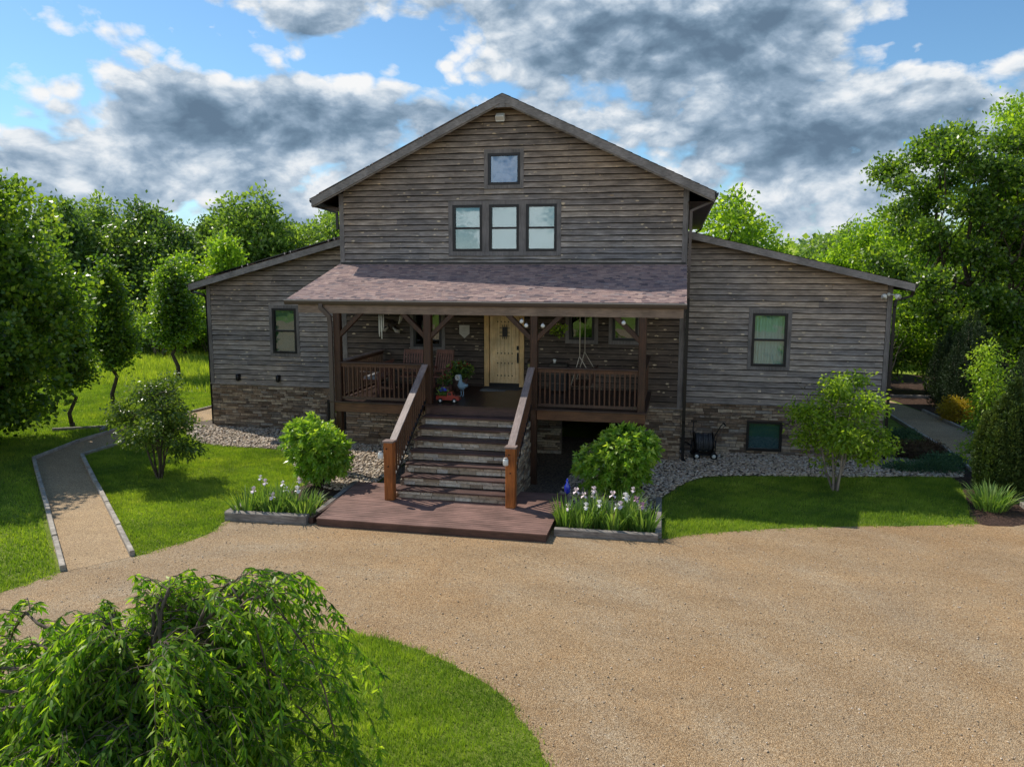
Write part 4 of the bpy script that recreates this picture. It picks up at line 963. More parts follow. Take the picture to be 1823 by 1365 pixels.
# raised panel mouldings: arched top panel and square lower panel
def arch(x0, x1, z0, z1, rise, w=.025):
    pts = [(x0, z0), (x0, z1)] + [(x0 + (x1 - x0) * t, z1 + rise * math.sin(math.pi * t)) for t in np.linspace(.1, .9, 9)] + [(x1, z1), (x1, z0), (x0, z0)]
    for a, b in zip(pts[:-1], pts[1:]): mb.bar((a[0], y0 - .008, a[1]), (b[0], y0 - .008, b[1]), w, .03, up=(0, 1, 0))
arch(-.40, .34, 1.12, 2.32, .10); arch(-.40, .34, .30, .92, 0)
mb.box(-.56, -.44, y0 - .014, y0, .14, 2.48); mb.box(.38, .46, y0 - .014, y0, .14, 2.48); mb.box(-.44, .38, y0 - .014, y0, .14, .26); mb.box(-.44, .38, y0 - .014, y0, .95, 1.09)
hb(mb, 'door_panel', 'door_slab_wood', door)
for z in (2.30, 1.19, .84, .40):
    for i in range(5):
        x = -.29 + i * .13; mb = MB(); mb.ball((x, y0 - .018, z), .022, sy=.5, n=6); hb(mb, 'door_stud', 'black_metal', door)
mb = MB(); mb.box(-.12, .06, y0 - .03, y0 - .001, 1.78, 2.12)
for x in (-.10, -.03, .04): mb.bar((x, y0 - .045, 1.70), (x, y0 - .045, 2.20), .02, .02)
for z in (1.80, 1.93, 2.08): mb.bar((-.21, y0 - .05, z), (.15, y0 - .05, z), .02, .02)
hb(mb, 'door_grille', 'black_metal', door)
mb = MB(); mb.box(.40, .47, y0 - .05, y0 - .01, 1.32, 1.46); mb.ball((.435, y0 - .06, 1.40), .025, n=6)
mb.box(.41, .465, y0 - .04, y0 - .01, .86, 1.22); mb.tube([(.437, y0 - .05, 1.16), (.437, y0 - .1, 1.12), (.437, y0 - .105, .98), (.437, y0 - .05, .9)], .015, 6)
hb(mb, 'door_handle', 'black_metal', door)
mb = MB(); mb.box(-.60, .50, -.07, .06, .005, .125); hb(mb, 'door_sill', 'black_frame', door)

# stairs ---------------------------------------------------------------
DZ = -2.156; RI, TR, SY = .269, .397, -7.0
SX0, SX1 = -1.56, 1.60
stone = MB(); 
for i in range(8):
    zb = DZ + i * RI; zt = DZ + (i + 1) * RI; y = SY + i * TR
    if i == 7:
        mb = MB(); mb.box(SX0 - .02, SX1 + .02, FY + .03, FY + .058, zb, -.05); hb(mb, 'top_riser_board', 'tread_wood')
        break
    ri = MB(); ri.box(SX0, SX1, y + .1, y + .12, zb, zt - .062, .2)
    stonewall(ri, SX0, SX1, zb, zt - .064, y + .1, hmin=.055, hmax=.13, lmin=.22, lmax=.75, dep=.04)
    hb(ri, 'stair_riser', 'pale_ledgestone')
    tr = MB()
    tr.bar(((SX0 + SX1) / 2 - (SX1 - SX0) / 2 - .02, y + .105, zt - .03), (SX1 + .02, y + .105, zt - .03), .205, .055, bev=.01)
    tr.bar((SX0 - .02, y + .315, zt - .03), (SX1 + .02, y + .315, zt - .03), .205, .055, bev=.01)
    hb(tr, 'stair_tread', 'tread_wood')
for s, xs in ((-1, SX0 - .03), (1, SX1 + .03)):
    mb = MB(); prof = []
    for i in range(7): prof += [(SY + .06 + i * TR, DZ + i * RI), (SY + .06 + i * TR, DZ + (i + 1) * RI - .07)]
    x0, x1 = sorted((xs, xs - s * .1))
    for i in range(7):
        ya = SY + .07 + i * TR; zt = DZ + (i + 1) * RI - .07
        # stone cheek, built as a wall seen from the side
        z = GZ - .05
        mb.box(x0 + .02, x1 - .02, ya, min(FY + .1, ya + TR), GZ - .05, zt, .1)
    z = GZ - .05
    while z < -.35:
        h = random.uniform(.06, .13); y = SY + .07 + max(0, math.ceil((z + h - DZ + .07) / RI) - 1) * TR
        while y < FY + .05:
            L = random.uniform(.15, .5); L = min(L, FY + .1 - y)
            d = random.uniform(.01, .05)
            xa = xs + s * d
            mb.box(min(xa, xs - s * .02), max(xa, xs - s * .02), y + .004, y + L - .004, z + .004, z + h - .004); y += L
        z += h
    hb(mb, 'stair_cheek', 'ledgestone')
for x in (-1.70, 1.70):
    mb = MB(); mb.bar((x, -7.12, DZ), (x, -7.12, -.545), .26, .25, up=(0, 1, 0), bev=.02); nw = hb(mb, 'newel_post', 'orange_post')
    mb = MB(); mb.bar((x, -7.12, -.545), (x, -7.12, -.50), .31, .30, up=(0, 1, 0), bev=.015); hb(mb, 'post_cap', 'weathered_rail', nw)
    mb = MB(); mb.tube([(x - .02, -7.25, -.70), (x - .02, -7.32, -.71), (x - .02, -7.34, -.68)], .012, 6); mb.tube([(x + .01, -7.25, -1.2), (x + .01, -7.29, -1.2)], .016, 6); hb(mb, 'hook', 'black_metal', nw)
    rail_x = x + (.06 if x < 0 else -.02)
    railing((rail_x, -7.0, 0), (rail_x, -4.12, 0), zt=-.53, dz_t=1.75, zb=-1.62, dz_b=1.75, n=17, w=.2, top='weathered_rail', lower='black_frame', name='stair_railing')
# deck in front of the stairs ------------------------------------------
deck = thing('entrance_deck', 'low brown board platform in front of the porch stairs', 'deck', (0, -7, GZ))
mb = MB(); yd0, yd1 = -9.12, -5.6; n = 25; bw = (yd1 - yd0) / n
for i in range(n):
    ya = yd0 + i * bw; xl = -2.95 - .35 * (ya - yd0) / 3.5; xr = 3.0
    j = random.uniform(-.002, .002); mb.box(xl, xr, ya + .008, ya + bw - .008, DZ - .03, DZ + j)
wood('deck_boards', (.15, .088, .072), (.26, .15, .12), .6, (.6, 6, 6), .3)
o = mb.build('deck_boards', 'deck_boards'); o.parent = deck; o.location = (0, 7, -GZ)
mb = MB(); mb.box(-2.93, 2.98, -9.11, -9.07, GZ - .05, DZ - .032); mb.box(-3.2, -3.1, -9.0, -5.6, GZ - .05, DZ - .032)
mb.box(2.93, 2.98, -9.06, -5.6, GZ - .05, DZ - .032); mb.box(-3.0, 2.9, -9.0, -5.7, GZ - .05, DZ - .05)
o = mb.build('deck_skirt', 'tread_wood'); o.parent = deck; o.location = (0, 7, -GZ)

# ------------------------------------------------------------------ things on and around the porch
def sub(o, name, mb, mat, parent=None):
    k = mb.build(name, mat); k.parent = parent or o; return k
def rocking_chair(label, loc, rz):
    o = thing('rocking_chair', label, 'rocking chair', loc, rz, 'wooden rocking chairs on the porch')
    mb = MB(); mb.box(-.34, .34, -.3, .3, .50, .54); sub(o, 'seat', mb, 'chair_wood')
    b = MB()
    for x in (-.32, .32): b.bar((x, .27, .5), (x * .98, .48, 1.36), .05, .05, up=(0, 1, 0))
    b.bar((-.34, .475, 1.31), (.34, .475, 1.31), .035, .13); b.bar((-.32, .30, .64), (.32, .30, .64), .03, .06)
    br = sub(o, 'backrest', b, 'chair_wood')
    for i in range(6):
        x = -.23 + i * .092; m2 = MB(); m2.bar((x, .30, .62), (x, .47, 1.28), .05, .018, up=(0, 1, 0)); sub(o, 'slat', m2, 'chair_wood', br)
    for x in (-.34, .34):
        m2 = MB(); m2.box(x - .05, x + .05, -.34, .33, .78, .81); sub(o, 'armrest', m2, 'chair_wood')
        m2 = MB(); m2.bar((x, -.27, .07), (x, -.27, .79), .05, .05, up=(0, 1, 0)); sub(o, 'leg', m2, 'chair_wood')
        m2 = MB(); m2.bar((x, .27, .07), (x, .27, .55), .05, .05, up=(0, 1, 0)); sub(o, 'leg', m2, 'chair_wood')
        m2 = MB(); pts = [(x, -.5 + 1.1 * t, .025 + .16 * (2 * t - 1) ** 2) for t in np.linspace(0, 1, 9)]
        for a, c in zip(pts[:-1], pts[1:]): m2.bar(a, c, .04, .05)
        sub(o, 'rocker', m2, 'chair_wood')
    return o
rocking_chair('brown slat back rocking chair behind the left porch railing', (-3.0, -1.6, .0), .06)
rocking_chair('brown slat back rocking chair half hidden by the post left of the stairs', (-2.02, -1.5, .0), -.25)
o = thing('porch_bench', 'slatted armed bench with grey cushion against the left end railing of the porch', 'bench', (-4.1, -1.9, 0), -math.pi / 2)
mb = MB()
for i in range(5): mb.box(-.6, .6, -.3 + i * .12, -.2 + i * .12, .44, .47)
sub(o, 'seat', mb, 'chair_wood'); mb = MB()
for i in range(9): mb.bar((-.54 + i * .135, .30, .5), (-.54 + i * .135, .38, .98), .05, .02, up=(0, 1, 0))
mb.bar((-.62, .385, 1.0), (.62, .385, 1.0), .05, .08); sub(o, 'backrest', mb, 'chair_wood')
for x in (-.62, .62):
    mb = MB(); mb.box(x - .05, x + .05, -.34, .36, .72, .75); sub(o, 'armrest', mb, 'weathered_rail')
    for y in (-.28, .3): mb = MB(); mb.bar((x, y, 0), (x, y, .72), .06, .06, up=(0, 1, 0)); sub(o, 'leg', mb, 'chair_wood')
mb = MB(); mb.bar((-.55, 0, .52), (.55, 0, .52), .5, .1, bev=.03); sub(o, 'cushion', mb, 'cushion')
# goose figure
o = thing('goose_figure', 'pale blue white metal goose figure standing by the flower planter', 'garden figure', (-.95, -2.37, 0), -.3); o.scale = (.85, .85, .88)
mb = MB(); mb.tube([(0, .17, .30), (0, .10, .36), (0, 0, .38), (0, -.10, .44), (0, -.13, .56), (0, -.12, .70), (0, -.16, .78), (0, -.22, .79)], [.03, .12, .16, .13, .07, .05, .065, .05], 12); sub(o, 'body', mb, 'goose_paint')
for s in (-1, 1):
    mb = MB(); mb.tube([(s * .12, -.08, .42), (s * .16, .06, .40), (s * .10, .22, .31)], [.04, .07, .01], 8); sub(o, 'wing', mb, 'goose_paint')
    mb = MB(); mb.tube([(s * .05, 0, .25), (s * .05, .01, .02), (s * .05, -.08, .01)], .013, 6); sub(o, 'leg', mb, 'goose_paint')
mb = MB(); mb.tube([(0, -.22, .79), (0, -.32, .76)], [.03, .006], 8); sub(o, 'beak', mb, 'iris_petal_white')
mb = MB()
for k in range(3):
    r = .10 - k * .032; mb.tube([(-.06 + r * math.cos(t), -.24, .72 + r * math.sin(t)) for t in np.linspace(0, 6.28, 13)], .012, 5)
sub(o, 'curl_ornament', mb, 'white_enamel')
# toy truck planter
o = thing('toy_truck', 'red toy pickup truck planter on the porch at the top of the stairs', 'toy truck', (-1.03, -3.72, 0), .04); o.scale = (.85, .85, .85)
mb = MB(); bd = [(-.42, .12), (-.42, .26), (-.02, .26), (-.02, .27), (.02, .42), (.17, .42), (.22, .28), (.38, .26), (.43, .20), (.43, .12)]
n = len(bd); vs = [(x, y, z) for y in (-.14, .14) for x, z in bd]
mb.add(vs, [tuple(range(n)), tuple(range(n, 2 * n))[::-1]] + [(i, i + n, (i + 1) % n + n, (i + 1) % n) for i in range(n)]); mb.box(-.40, -.05, -.155, .155, .22, .27); mb.box(.10, .44, -.17, .17, .12, .16)
sub(o, 'body', mb, 'red_paint')
mb = MB(); mb.box(.03, .15, -.143, .143, .30, .39); mb.add([(.18, -.11, .40), (.215, -.11, .30), (.215, .11, .30), (.18, .11, .40)], [(0, 1, 2, 3)]); sub(o, 'window', mb, 'dark_plaque')
for x in (-.26, .27):
    for y in (-.165, .165):
        mb = MB(); mb.lathe([(.085, -.025), (.095, -.01), (.095, .01), (.085, .025)], (x, y, .095), 14, 'y'); w = sub(o, 'wheel', mb, 'rubber')
        mb = MB(); mb.lathe([(.045, -.03), (.045, .03)], (x, y, .095), 10, 'y'); sub(o, 'hubcap', mb, 'white_enamel', w)
def bouquet(name, label, cat, loc, r, h, nl, leaf, petals, mat='leaf_iris', fl=.025, nf=24):
    o = thing(name, label, cat, loc)
    foliage('foliage', [(0, 0, h * .5, r, r, h * .5)], nl, 4, .04, leaf, leaf * .5, mat, o, .8)
    for pm in petals:
        mb = MB()
        for i in range(nf):
            a = random.uniform(0, 6.28); q = r * math.sqrt(random.random()) * .95; mb.ball((q * math.cos(a), q * math.sin(a), h * random.uniform(.65, 1.05)), fl * random.uniform(.7, 1.2), n=5, sz=.6)
        sub(o, 'blossom', mb, pm)
    return o
bouquet('flower_bouquet', 'blue flowers in the bed of the red toy truck', 'flowers', (-1.2, -3.72, .21), .13, .25, 30, .09, ('blue_petal',))
o = bouquet('potted_flowers', 'red and dark leaved flowers in pots on the left of the front door', 'potted flowers', (-1.35, -1.25, .42), .42, .55, 150, .13, ('red_petal',), 'leaf_dark', .035, 26)
mb = MB(); mb.lathe([(.20, 0), (.26, .2), (.30, .42), (.27, .43), (.01, .42)], n=16); k = sub(o, 'pot', mb, 'terracotta'); k.location = (0, 0, -.42)
o = bouquet('potted_flowers', 'low pot of red flowers behind the goose figure', 'potted flowers', (-1.65, -1.9, .25), .22, .35, 50, .10, ('red_petal',), 'leaf_dark', .03, 16)
mb = MB(); mb.lathe([(.13, 0), (.17, .24), (.15, .25), (.01, .24)], n=14); k = sub(o, 'pot', mb, 'terracotta'); k.location = (0, 0, -.25)
o = thing('glass_ball', 'pale round gazing ball on a dark stand left of the door', 'gazing ball', (-1.62, -1.0, 0))
mb = MB(); mb.ball((0, 0, .82), .16, n=14); sub(o, 'ball', mb, 'goose_paint'); mb = MB(); mb.lathe([(.14, 0), (.04, .05), (.03, .6), (.10, .68)], n=10); sub(o, 'stand', mb, 'black_metal')
mb = MB(); mb.box(-.72, .62, -.75, -.18, .004, .026); tag(mb.build('door_mat', 'doormat'), 'grey blue door mat in front of the pale wooden door', 'door mat')
mb = MB(); mb.box(-.66, -.1, -1.15, -.82, .004, .02); mb.box(-.1, .2, -1.1, -.86, .004, .014); tag(mb.build('floor_mat', 'doormat_pale'), 'pale crumpled floor mat in front of the door mat', 'floor mat')
# pennant plaque beside the door
mb = MB(); q = [(-1.68, 2.16), (-1.31, 2.16), (-1.31, 1.86), (-1.495, 1.70), (-1.68, 1.86)]
mb.add([(x, -.075, z) for x, z in q] + [(x, -.05, z) for x, z in q], [(0, 1, 2, 3, 4), (9, 8, 7, 6, 5)] + [(i, i + 5, (i + 1) % 5 + 5, (i + 1) % 5) for i in range(5)])
pl = thing('wall_plaque', 'cream pennant shaped plaque hanging on the wall left of the front door', 'plaque', (0, 0, 0)); sub(pl, 'board', mb, 'plaque')
mb = MB()
for i, (a, b) in enumerate(((-1.58, -1.42), (-1.55, -1.45), (-1.59, -1.41), (-1.53, -1.47), (-1.57, -1.43))): mb.box(a, b, -.078, -.0755, 2.06 - i * .055, 2.075 - i * .055)
sub(pl, 'lettering', mb, 'gutter_lip')
# antler mount
o = thing('antler_mount', 'dark wall mount with pale antler tips on the left porch wall', 'wall mount', (-4.2, -.1, 2.1))
mb = MB(); mb.ball((0, 0, .02), .16, sy=.5, sz=1.3, n=10); mb.tube([(0, -.05, .1), (-.25, -.08, .22), (-.42, -.1, .18)], [.05, .06, .03], 8); mb.tube([(0, -.05, .1), (.2, -.08, .05), (.32, -.1, .14)], [.05, .05, .03], 8); sub(o, 'body', mb, 'dark_plaque')
for pts in ([(.30, -.1, .08), (.38, -.12, .22), (.42, -.13, .36), (.38, -.12, .40)], [(.08, -.1, -.05), (.2, -.12, -.18), (.34, -.12, -.2)], [(-.1, -.1, -.05), (-.22, -.12, -.16), (-.36, -.12, -.13)]):
    mb = MB(); mb.tube(pts, [.03, .06, .07, .02][:len(pts)], 8); sub(o, 'antler', mb, 'antler')
# wind chime hanging from the beam
o = thing('wind_chime', 'wind chime of pale metal tubes hanging near the left end of the porch', 'wind chime', (-3.35, -3.3, 2.98))
mb = MB(); mb.lathe([(.10, -.27), (.11, -.24), (.06, -.20), (.01, -.19)], n=12); mb.tube([(0, 0, 0), (0, 0, -.2)], .006, 5); sub(o, 'top_disc', mb, 'grey_gutter')
for i in range(6):
    a = i * 1.047; L = .42 + .07 * i; m2 = MB(); m2.tube([(.075 * math.cos(a), .075 * math.sin(a), -.29), (.075 * math.cos(a), .075 * math.sin(a), -.29 - L)], .017, 6); sub(o, 'chime_tube', m2, 'white_enamel')
# porch swing on ropes
o = thing('porch_swing', 'porch swing hanging on pale ropes behind the right railing', 'swing', (2.95, -2.1, 0), 0)
mb = MB()
for i in range(5): mb.box(-.28 + i * .12, -.18 + i * .12, -.75, .75, .5, .53)
sub(o, 'seat', mb, 'stained_rail'); mb = MB()
for i in range(10): mb.bar((.32, -.7 + i * .155, .53), (.42, -.7 + i * .155, 1.0), .03, .05, up=(1, 0, 0))
mb.bar((.43, -.75, 1.0), (.43, .75, 1.0), .04, .07); sub(o, 'backrest', mb, 'stained_rail')
for y in (-.68, .68):
    mb = MB(); mb.tube([(0, y, 3.0), (0.005, y, 1.45)], .014, 6); mb.tube([(0, y, 1.45), (-.26, y, .52)], .012, 6); mb.tube([(0, y, 1.45), (.36, y, .85)], .012, 6); sub(o, 'rope', mb, 'cord')
# dark lantern, black box planter
o = thing('black_cabinet', 'low black box stand with a small white cup on it right of the front door', 'stand', (2.0, -.75, 0))
mb = MB(); mb.bar((0, 0, .06), (0, 0, .98), .62, .4, up=(0, 1, 0), bev=.02); sub(o, 'body', mb, 'black_metal'); mb = MB()
for z in (.3, .62, .9): mb.box(-.3, .3, -.215, -.205, z, z + .02)
sub(o, 'drawer_front', mb, 'grey_gutter')
o = thing('cup', 'small white cup on the black box stand', 'cup', (1.86, -.8, .99)); mb = MB(); mb.lathe([(.04, 0), (.055, .12), (.045, .12), (.03, .02)], n=12); sub(o, 'bowl', mb, 'white_enamel')
o = thing('metal_lantern', 'dark metal lantern with glinting panes between the door and the post', 'lantern', (1.0, -.4, 0))
mb = MB(); mb.box(-.16, .16, -.16, .16, 0, .05); mb.box(-.14, .14, -.14, .14, .92, .97); mb.lathe([(.16, .97), (.05, 1.12), (.01, 1.14)], n=4)
for x in (-.13, .13):
    for y in (-.13, .13): mb.bar((x, y, .05), (x, y, .92), .025, .025, up=(0, 1, 0))
sub(o, 'frame', mb, 'black_metal'); mb = MB(); mb.box(-.115, .115, -.12, .12, .06, .9); sub(o, 'pane', mb, 'dark_glass')
# hanging basket
o = bouquet('hanging_basket', 'small hanging basket of yellow green leaves beside the right stair post', 'hanging basket', (2.35, -3.2, 2.12), .22, .36, 46, .12, ('door_slab_wood',), 'leaf_lime', .03, 6)
mb = MB(); mb.lathe([(.02, -.04), (.12, 0), (.16, .12), (.01, .12)], n=12); sub(o, 'basket', mb, 'dark_plaque')
mb = MB()
for a in (0, 2.1, 4.2): mb.tube([(.15 * math.cos(a), .15 * math.sin(a), .1), (0, 0, .9)], .004, 4)
sub(o, 'hanger', mb, 'black_metal')
# bulbs
for i, (x, z, s) in enumerate(((1.38, 2.62, -1), (1.52, 2.50, -1), (2.02, 2.50, 1), (4.38, 2.62, -1))):
    lb = ['white bulb lamp highest on the brace left of the right stair post', 'white bulb lamp low on the brace left of the right stair post', 'white bulb lamp on the brace right of the right stair post', 'white bulb lamp on the brace of the far right porch post'][i]
    o = thing('bulb_lamp', lb, 'lamp', (x, PY - .12, z)); mb = MB(); mb.ball((0, -.03, -.02), .062, n=10); sub(o, 'bulb', mb, 'white_enamel'); mb = MB(); mb.lathe([(.03, 0), (.035, .05)], (0, 0, .02), 8); mb.tube([(0, 0, .06), (0, .06, .08)], .012, 5); sub(o, 'socket', mb, 'grey_gutter')
# jar lanterns on the newel posts
for x, lb in ((-1.88, 'white jar lantern hung on the left orange stair post'), (1.60, 'white jar lantern hung on the right orange stair post')):
    o = thing('jar_lantern', lb, 'lantern', (x, -7.33, -.98)); mb = MB(); mb.lathe([(.05, 0), (.072, .02), (.072, .15), (.055, .18), (.01, .18)], n=14); sub(o, 'jar', mb, 'white_enamel')
    mb = MB(); mb.lathe([(.058, .18), (.058, .21), (.01, .212)], n=14); sub(o, 'lid', mb, 'gutter_lip'); mb = MB(); mb.tube([(-.05, 0, .2), (-.03, 0, .27), (.02, .02, .29), (.05, 0, .2)], .005, 5); sub(o, 'handle', mb, 'black_metal')
# flood lights and wall lamps
def floodlight(label, loc, heads, mat='white_enamel', big=False):
    o = thing('flood_light', label, 'flood light', loc); mb = MB(); mb.lathe([(.06, 0), (.06, .03)], (0, -.03, 0), 12, 'y'); sub(o, 'base_plate', mb, mat)
    for hx in heads:
        mb = MB()
        if big:
            mb.bar((hx, -.06, .02), (hx, -.22, -.10), .30, .20, bev=.02)
        else: mb.tube([(hx * .3, -.03, 0), (hx * .8, -.1, -.02), (hx, -.14, -.04), (hx * 1.25, -.27, -.08)], [.02, .03, .07, .095], 12)
        h = sub(o, 'lamp_head', mb, mat)
        mb = MB()
        if big: mb.bar((hx, -.221, -.10), (hx, -.226, -.105), .26, .16)
        else: mb.lathe([(.085, 0), (.06, .012), (.01, .016)], (hx * 1.26, -.275, -.082), 12, 'y')
        sub(o, 'lens', mb, 'plaque', h)
    return o
floodlight('square pale flood light under the peak of the gable', (-.16, -.06, 9.22), (0,), big=True)
floodlight('twin white flood lights under the right wing eave', (12.75, YR - .06, 3.32), (-.16, .2))
for (x, z, lb) in ((-11.6, -.26, 'small black wall lamp above the stone, further from the porch'), (-9.82, -.26, 'small black wall lamp above the stone, nearer to the porch'), (-8.2, 3.36, 'small black wall lamp high on the left wing beside the porch roof')):
    o = thing('wall_lamp', lb, 'wall lamp', (x, YL - .04, z)); mb = MB(); mb.box(-.07, .07, -.04, 0, -.12, .14); sub(o, 'back_plate', mb, 'black_metal'); mb = MB(); mb.lathe([(.06, -.14), (.085, -.1), (.085, .1), (.03, .14)], (0, -.12, 0), 10); sub(o, 'lamp_head', mb, 'black_metal')
# hose reel cart
o = thing('hose_reel_cart', 'black four wheeled hose reel cart with coiled hose by the right wing wall', 'hose reel', (6.86, .55, GZ), .12)
mb = MB()
for x in (-.32, .42): mb.tube([(x, .22, .14), (x, .22, .62)], .02, 6); mb.tube([(x, -.22, .14), (x, -.22, .62)], .02, 6)
for y in (-.22, .22): mb.tube([(-.38, y, .16), (.5, y, .16)], .02, 6)
mb.tube([(-.32, -.22, .62), (-.32, .22, .62)], .018, 6); mb.tube([(.42, -.22, .62), (.42, .22, .62)], .018, 6)
mb.box(-.3, .4, -.2, .2, .15, .18); sub(o, 'frame', mb, 'black_metal')
for y in (-.20, .20):
    mb = MB(); mb.tube([(.40, y, .4), (.46, y, .75), (.66, y, 1.12), (.74, y * .9, 1.2)], .018, 6); sub(o, 'push_handle', mb, 'grey_gutter' if y < 0 else 'black_metal')
mb = MB(); mb.tube([(.74, -.18, 1.2), (.74, .18, 1.2)], .026, 8); sub(o, 'grip', mb, 'rubber')
mb = MB(); mb.tube([(-.30, -.05, .55), (-.34, -.08, 1.05), (-.32, -.08, 1.30)], .02, 6); mb.box(-.42, -.22, -.12, -.04, 1.28, 1.34); mb.tube([(-.58, 0, .55), (-.42, -.18, .5), (-.34, -.26, .2)], .03, 6); sub(o, 'crank', mb, 'black_metal')
mb = MB(); 
for x in (-.26, .34): mb.lathe([(.36, -.012), (.36, .012)], (x, 0, .56), 20, 'x')
mb.lathe([(.14, -.26), (.14, .34)], (0, 0, .56), 14, 'x'); reel = sub(o, 'reel', mb, 'black_metal')
mb = MB()
for k in range(9):
    x = -.2 + k * .06; rr = .29 + .02 * math.sin(k * 1.9); mb.tube([(x + .01 * math.sin(t * 2), rr * math.cos(t), .56 + rr * math.sin(t)) for t in np.linspace(0, 2 * math.pi, 18)], .03, 7)
sub(o, 'hose', mb, 'hose_rubber', reel)
for x in (-.22, .36):
    for y in (-.3, .3):
        mb = MB(); mb.lathe([(.10, -.05), (.13, -.04), (.13, .04), (.10, .05)], (x, y, .13), 16, 'y'); w = sub(o, 'wheel', mb, 'rubber'); mb = MB(); mb.lathe([(.065, -.055), (.065, .055)], (x, y, .13), 12, 'y'); sub(o, 'rim', mb, 'white_enamel', w)
# blue bottle ornament in the right iris bed
o = thing('blue_ornament', 'cobalt blue glass bottle ornament on a stake in the right iris bed', 'ornament', (3.18, -6.9, GZ)); mb = MB(); mb.tube([(0, 0, 0), (0, 0, .62)], .012, 6); sub(o, 'stake', mb, 'black_metal'); mb = MB(); mb.lathe([(.03, .60), (.075, .64), (.08, .80), (.03, .90), (.025, 1.0), (.01, 1.01)], n=14); sub(o, 'bottle', mb, 'blue_glass')
# small path lamp and teal canopy far right
o = thing('path_lamp', 'small dark path lamp beside the gold shrub', 'path lamp', (17.35, 10.6, GZ)); mb = MB(); mb.tube([(0, 0, 0), (0, 0, .4)], .02, 6); sub(o, 'post', mb, 'black_metal'); mb = MB(); mb.lathe([(.16, .38), (.14, .42), (.02, .5)], n=12); sub(o, 'shade', mb, 'grey_gutter')
o = thing('garden_canopy', 'teal garden canopy half hidden in the trees behind the right wing', 'canopy', (16.6, 25, GZ), .2)
mb = MB(); mb.add([(-2, -2, 2.5), (2, -2, 2.5), (2, 2, 2.5), (-2, 2, 2.5), (0, 0, 3.6), (-2, -2, 2.25), (2, -2, 2.25), (2, 2, 2.25), (-2, 2, 2.25)], [(0, 1, 4), (1, 2, 4), (2, 3, 4), (3, 0, 4), (0, 5, 6, 1), (1, 6, 7, 2), (2, 7, 8, 3), (3, 8, 5, 0)]); sub(o, 'roof', mb, 'teal_canvas')
for x in (-1.9, 1.9):
    for y in (-1.9, 1.9): mb = MB(); mb.tube([(x, y, 0), (x, y, 2.5)], .04, 6); sub(o, 'pole', mb, 'black_metal')

# ------------------------------------------------------------------ garden plants
def stems(o, n, r, h, base=.1, rad=.02, mat='bark'):
    mb = MB()
    for i in range(n):
        a = i * 2.4; p0 = Vector((base * math.cos(a), base * math.sin(a), -.05)); p2 = Vector((r * math.cos(a) * random.uniform(.3, .9), r * math.sin(a) * random.uniform(.3, .9), h * random.uniform(.7, .95)))
        pts = [p0.lerp(p2, t) + Vector((random.uniform(-.04, .04), random.uniform(-.04, .04), .12 * h * math.sin(math.pi * t))) for t in np.linspace(0, 1, 7)]
        mb.tube(pts, [rad * (1 - .75 * t) for t in np.linspace(0, 1, 7)], 6)
        for q in range(3):
            s = pts[random.randint(2, 5)]; e = s + Vector((random.uniform(-1, 1), random.uniform(-1, 1), random.uniform(.2, .9))) * r * .5
            mb.tube([s, s.lerp(e, .5) + Vector((0, 0, .04)), e], [rad * .4, rad * .25, rad * .1], 5)
    sub(o, 'stem', mb, mat)
def hydrangea(label, loc, rz, blobs):
    o = thing('leafy_shrub', label, 'shrub', loc, rz, 'rounded bright shrubs beside the deck')
    # leaf rosettes on the surface
    n = 620; P, D, rr = ellcloud(blobs, n, .5, .35); per = 10
    a = np.tile(np.arange(per) * 2.4, n) + np.repeat(RNG.uniform(0, 6, n), per); el = np.tile(np.linspace(.15, 1.15, per), n)
    Dr = np.repeat(D, per, 0); s1 = unit(np.cross(Dr, [0.3, .2, 1.0])); s2 = np.cross(Dr, s1)
    d = unit(Dr * np.sin(el)[:, None] + (s1 * np.cos(a)[:, None] + s2 * np.sin(a)[:, None]) * np.cos(el)[:, None])
    base = np.repeat(P, per, 0) - Dr * np.tile(np.linspace(.12, 0, per), n)[:, None]
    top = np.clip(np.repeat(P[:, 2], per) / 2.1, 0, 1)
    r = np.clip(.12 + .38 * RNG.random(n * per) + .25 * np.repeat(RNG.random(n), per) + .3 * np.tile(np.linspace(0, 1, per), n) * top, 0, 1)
    V, Q, rn = leaves(base, d, .155, .075, .25, r, 3); link('crown', fastmesh('crown', V, Q, rn), 'leaf_hydrangea', o)
    stems(o, 9, .7, 1.5, .12, .022); return o
hydrangea('rounded bright green shrub on the left side of the deck', (-4.5, -5.75, GZ), 0, [(-.15, 0, 1.35, .95, .85, .85), (.45, -.1, 1.05, .72, .7, .75), (0, 0, .7, .65, .65, .55), (-.45, .1, 1.6, .55, .55, .5)])
hydrangea('rounded bright green shrub in front of the right porch railing', (4.32, -5.25, GZ), 0, [(.3, 0, 1.45, .95, .85, .8), (-.5, -.1, .95, .75, .7, .7), (.2, 0, .75, .75, .65, .6), (.75, .1, 1.55, .55, .55, .5)])
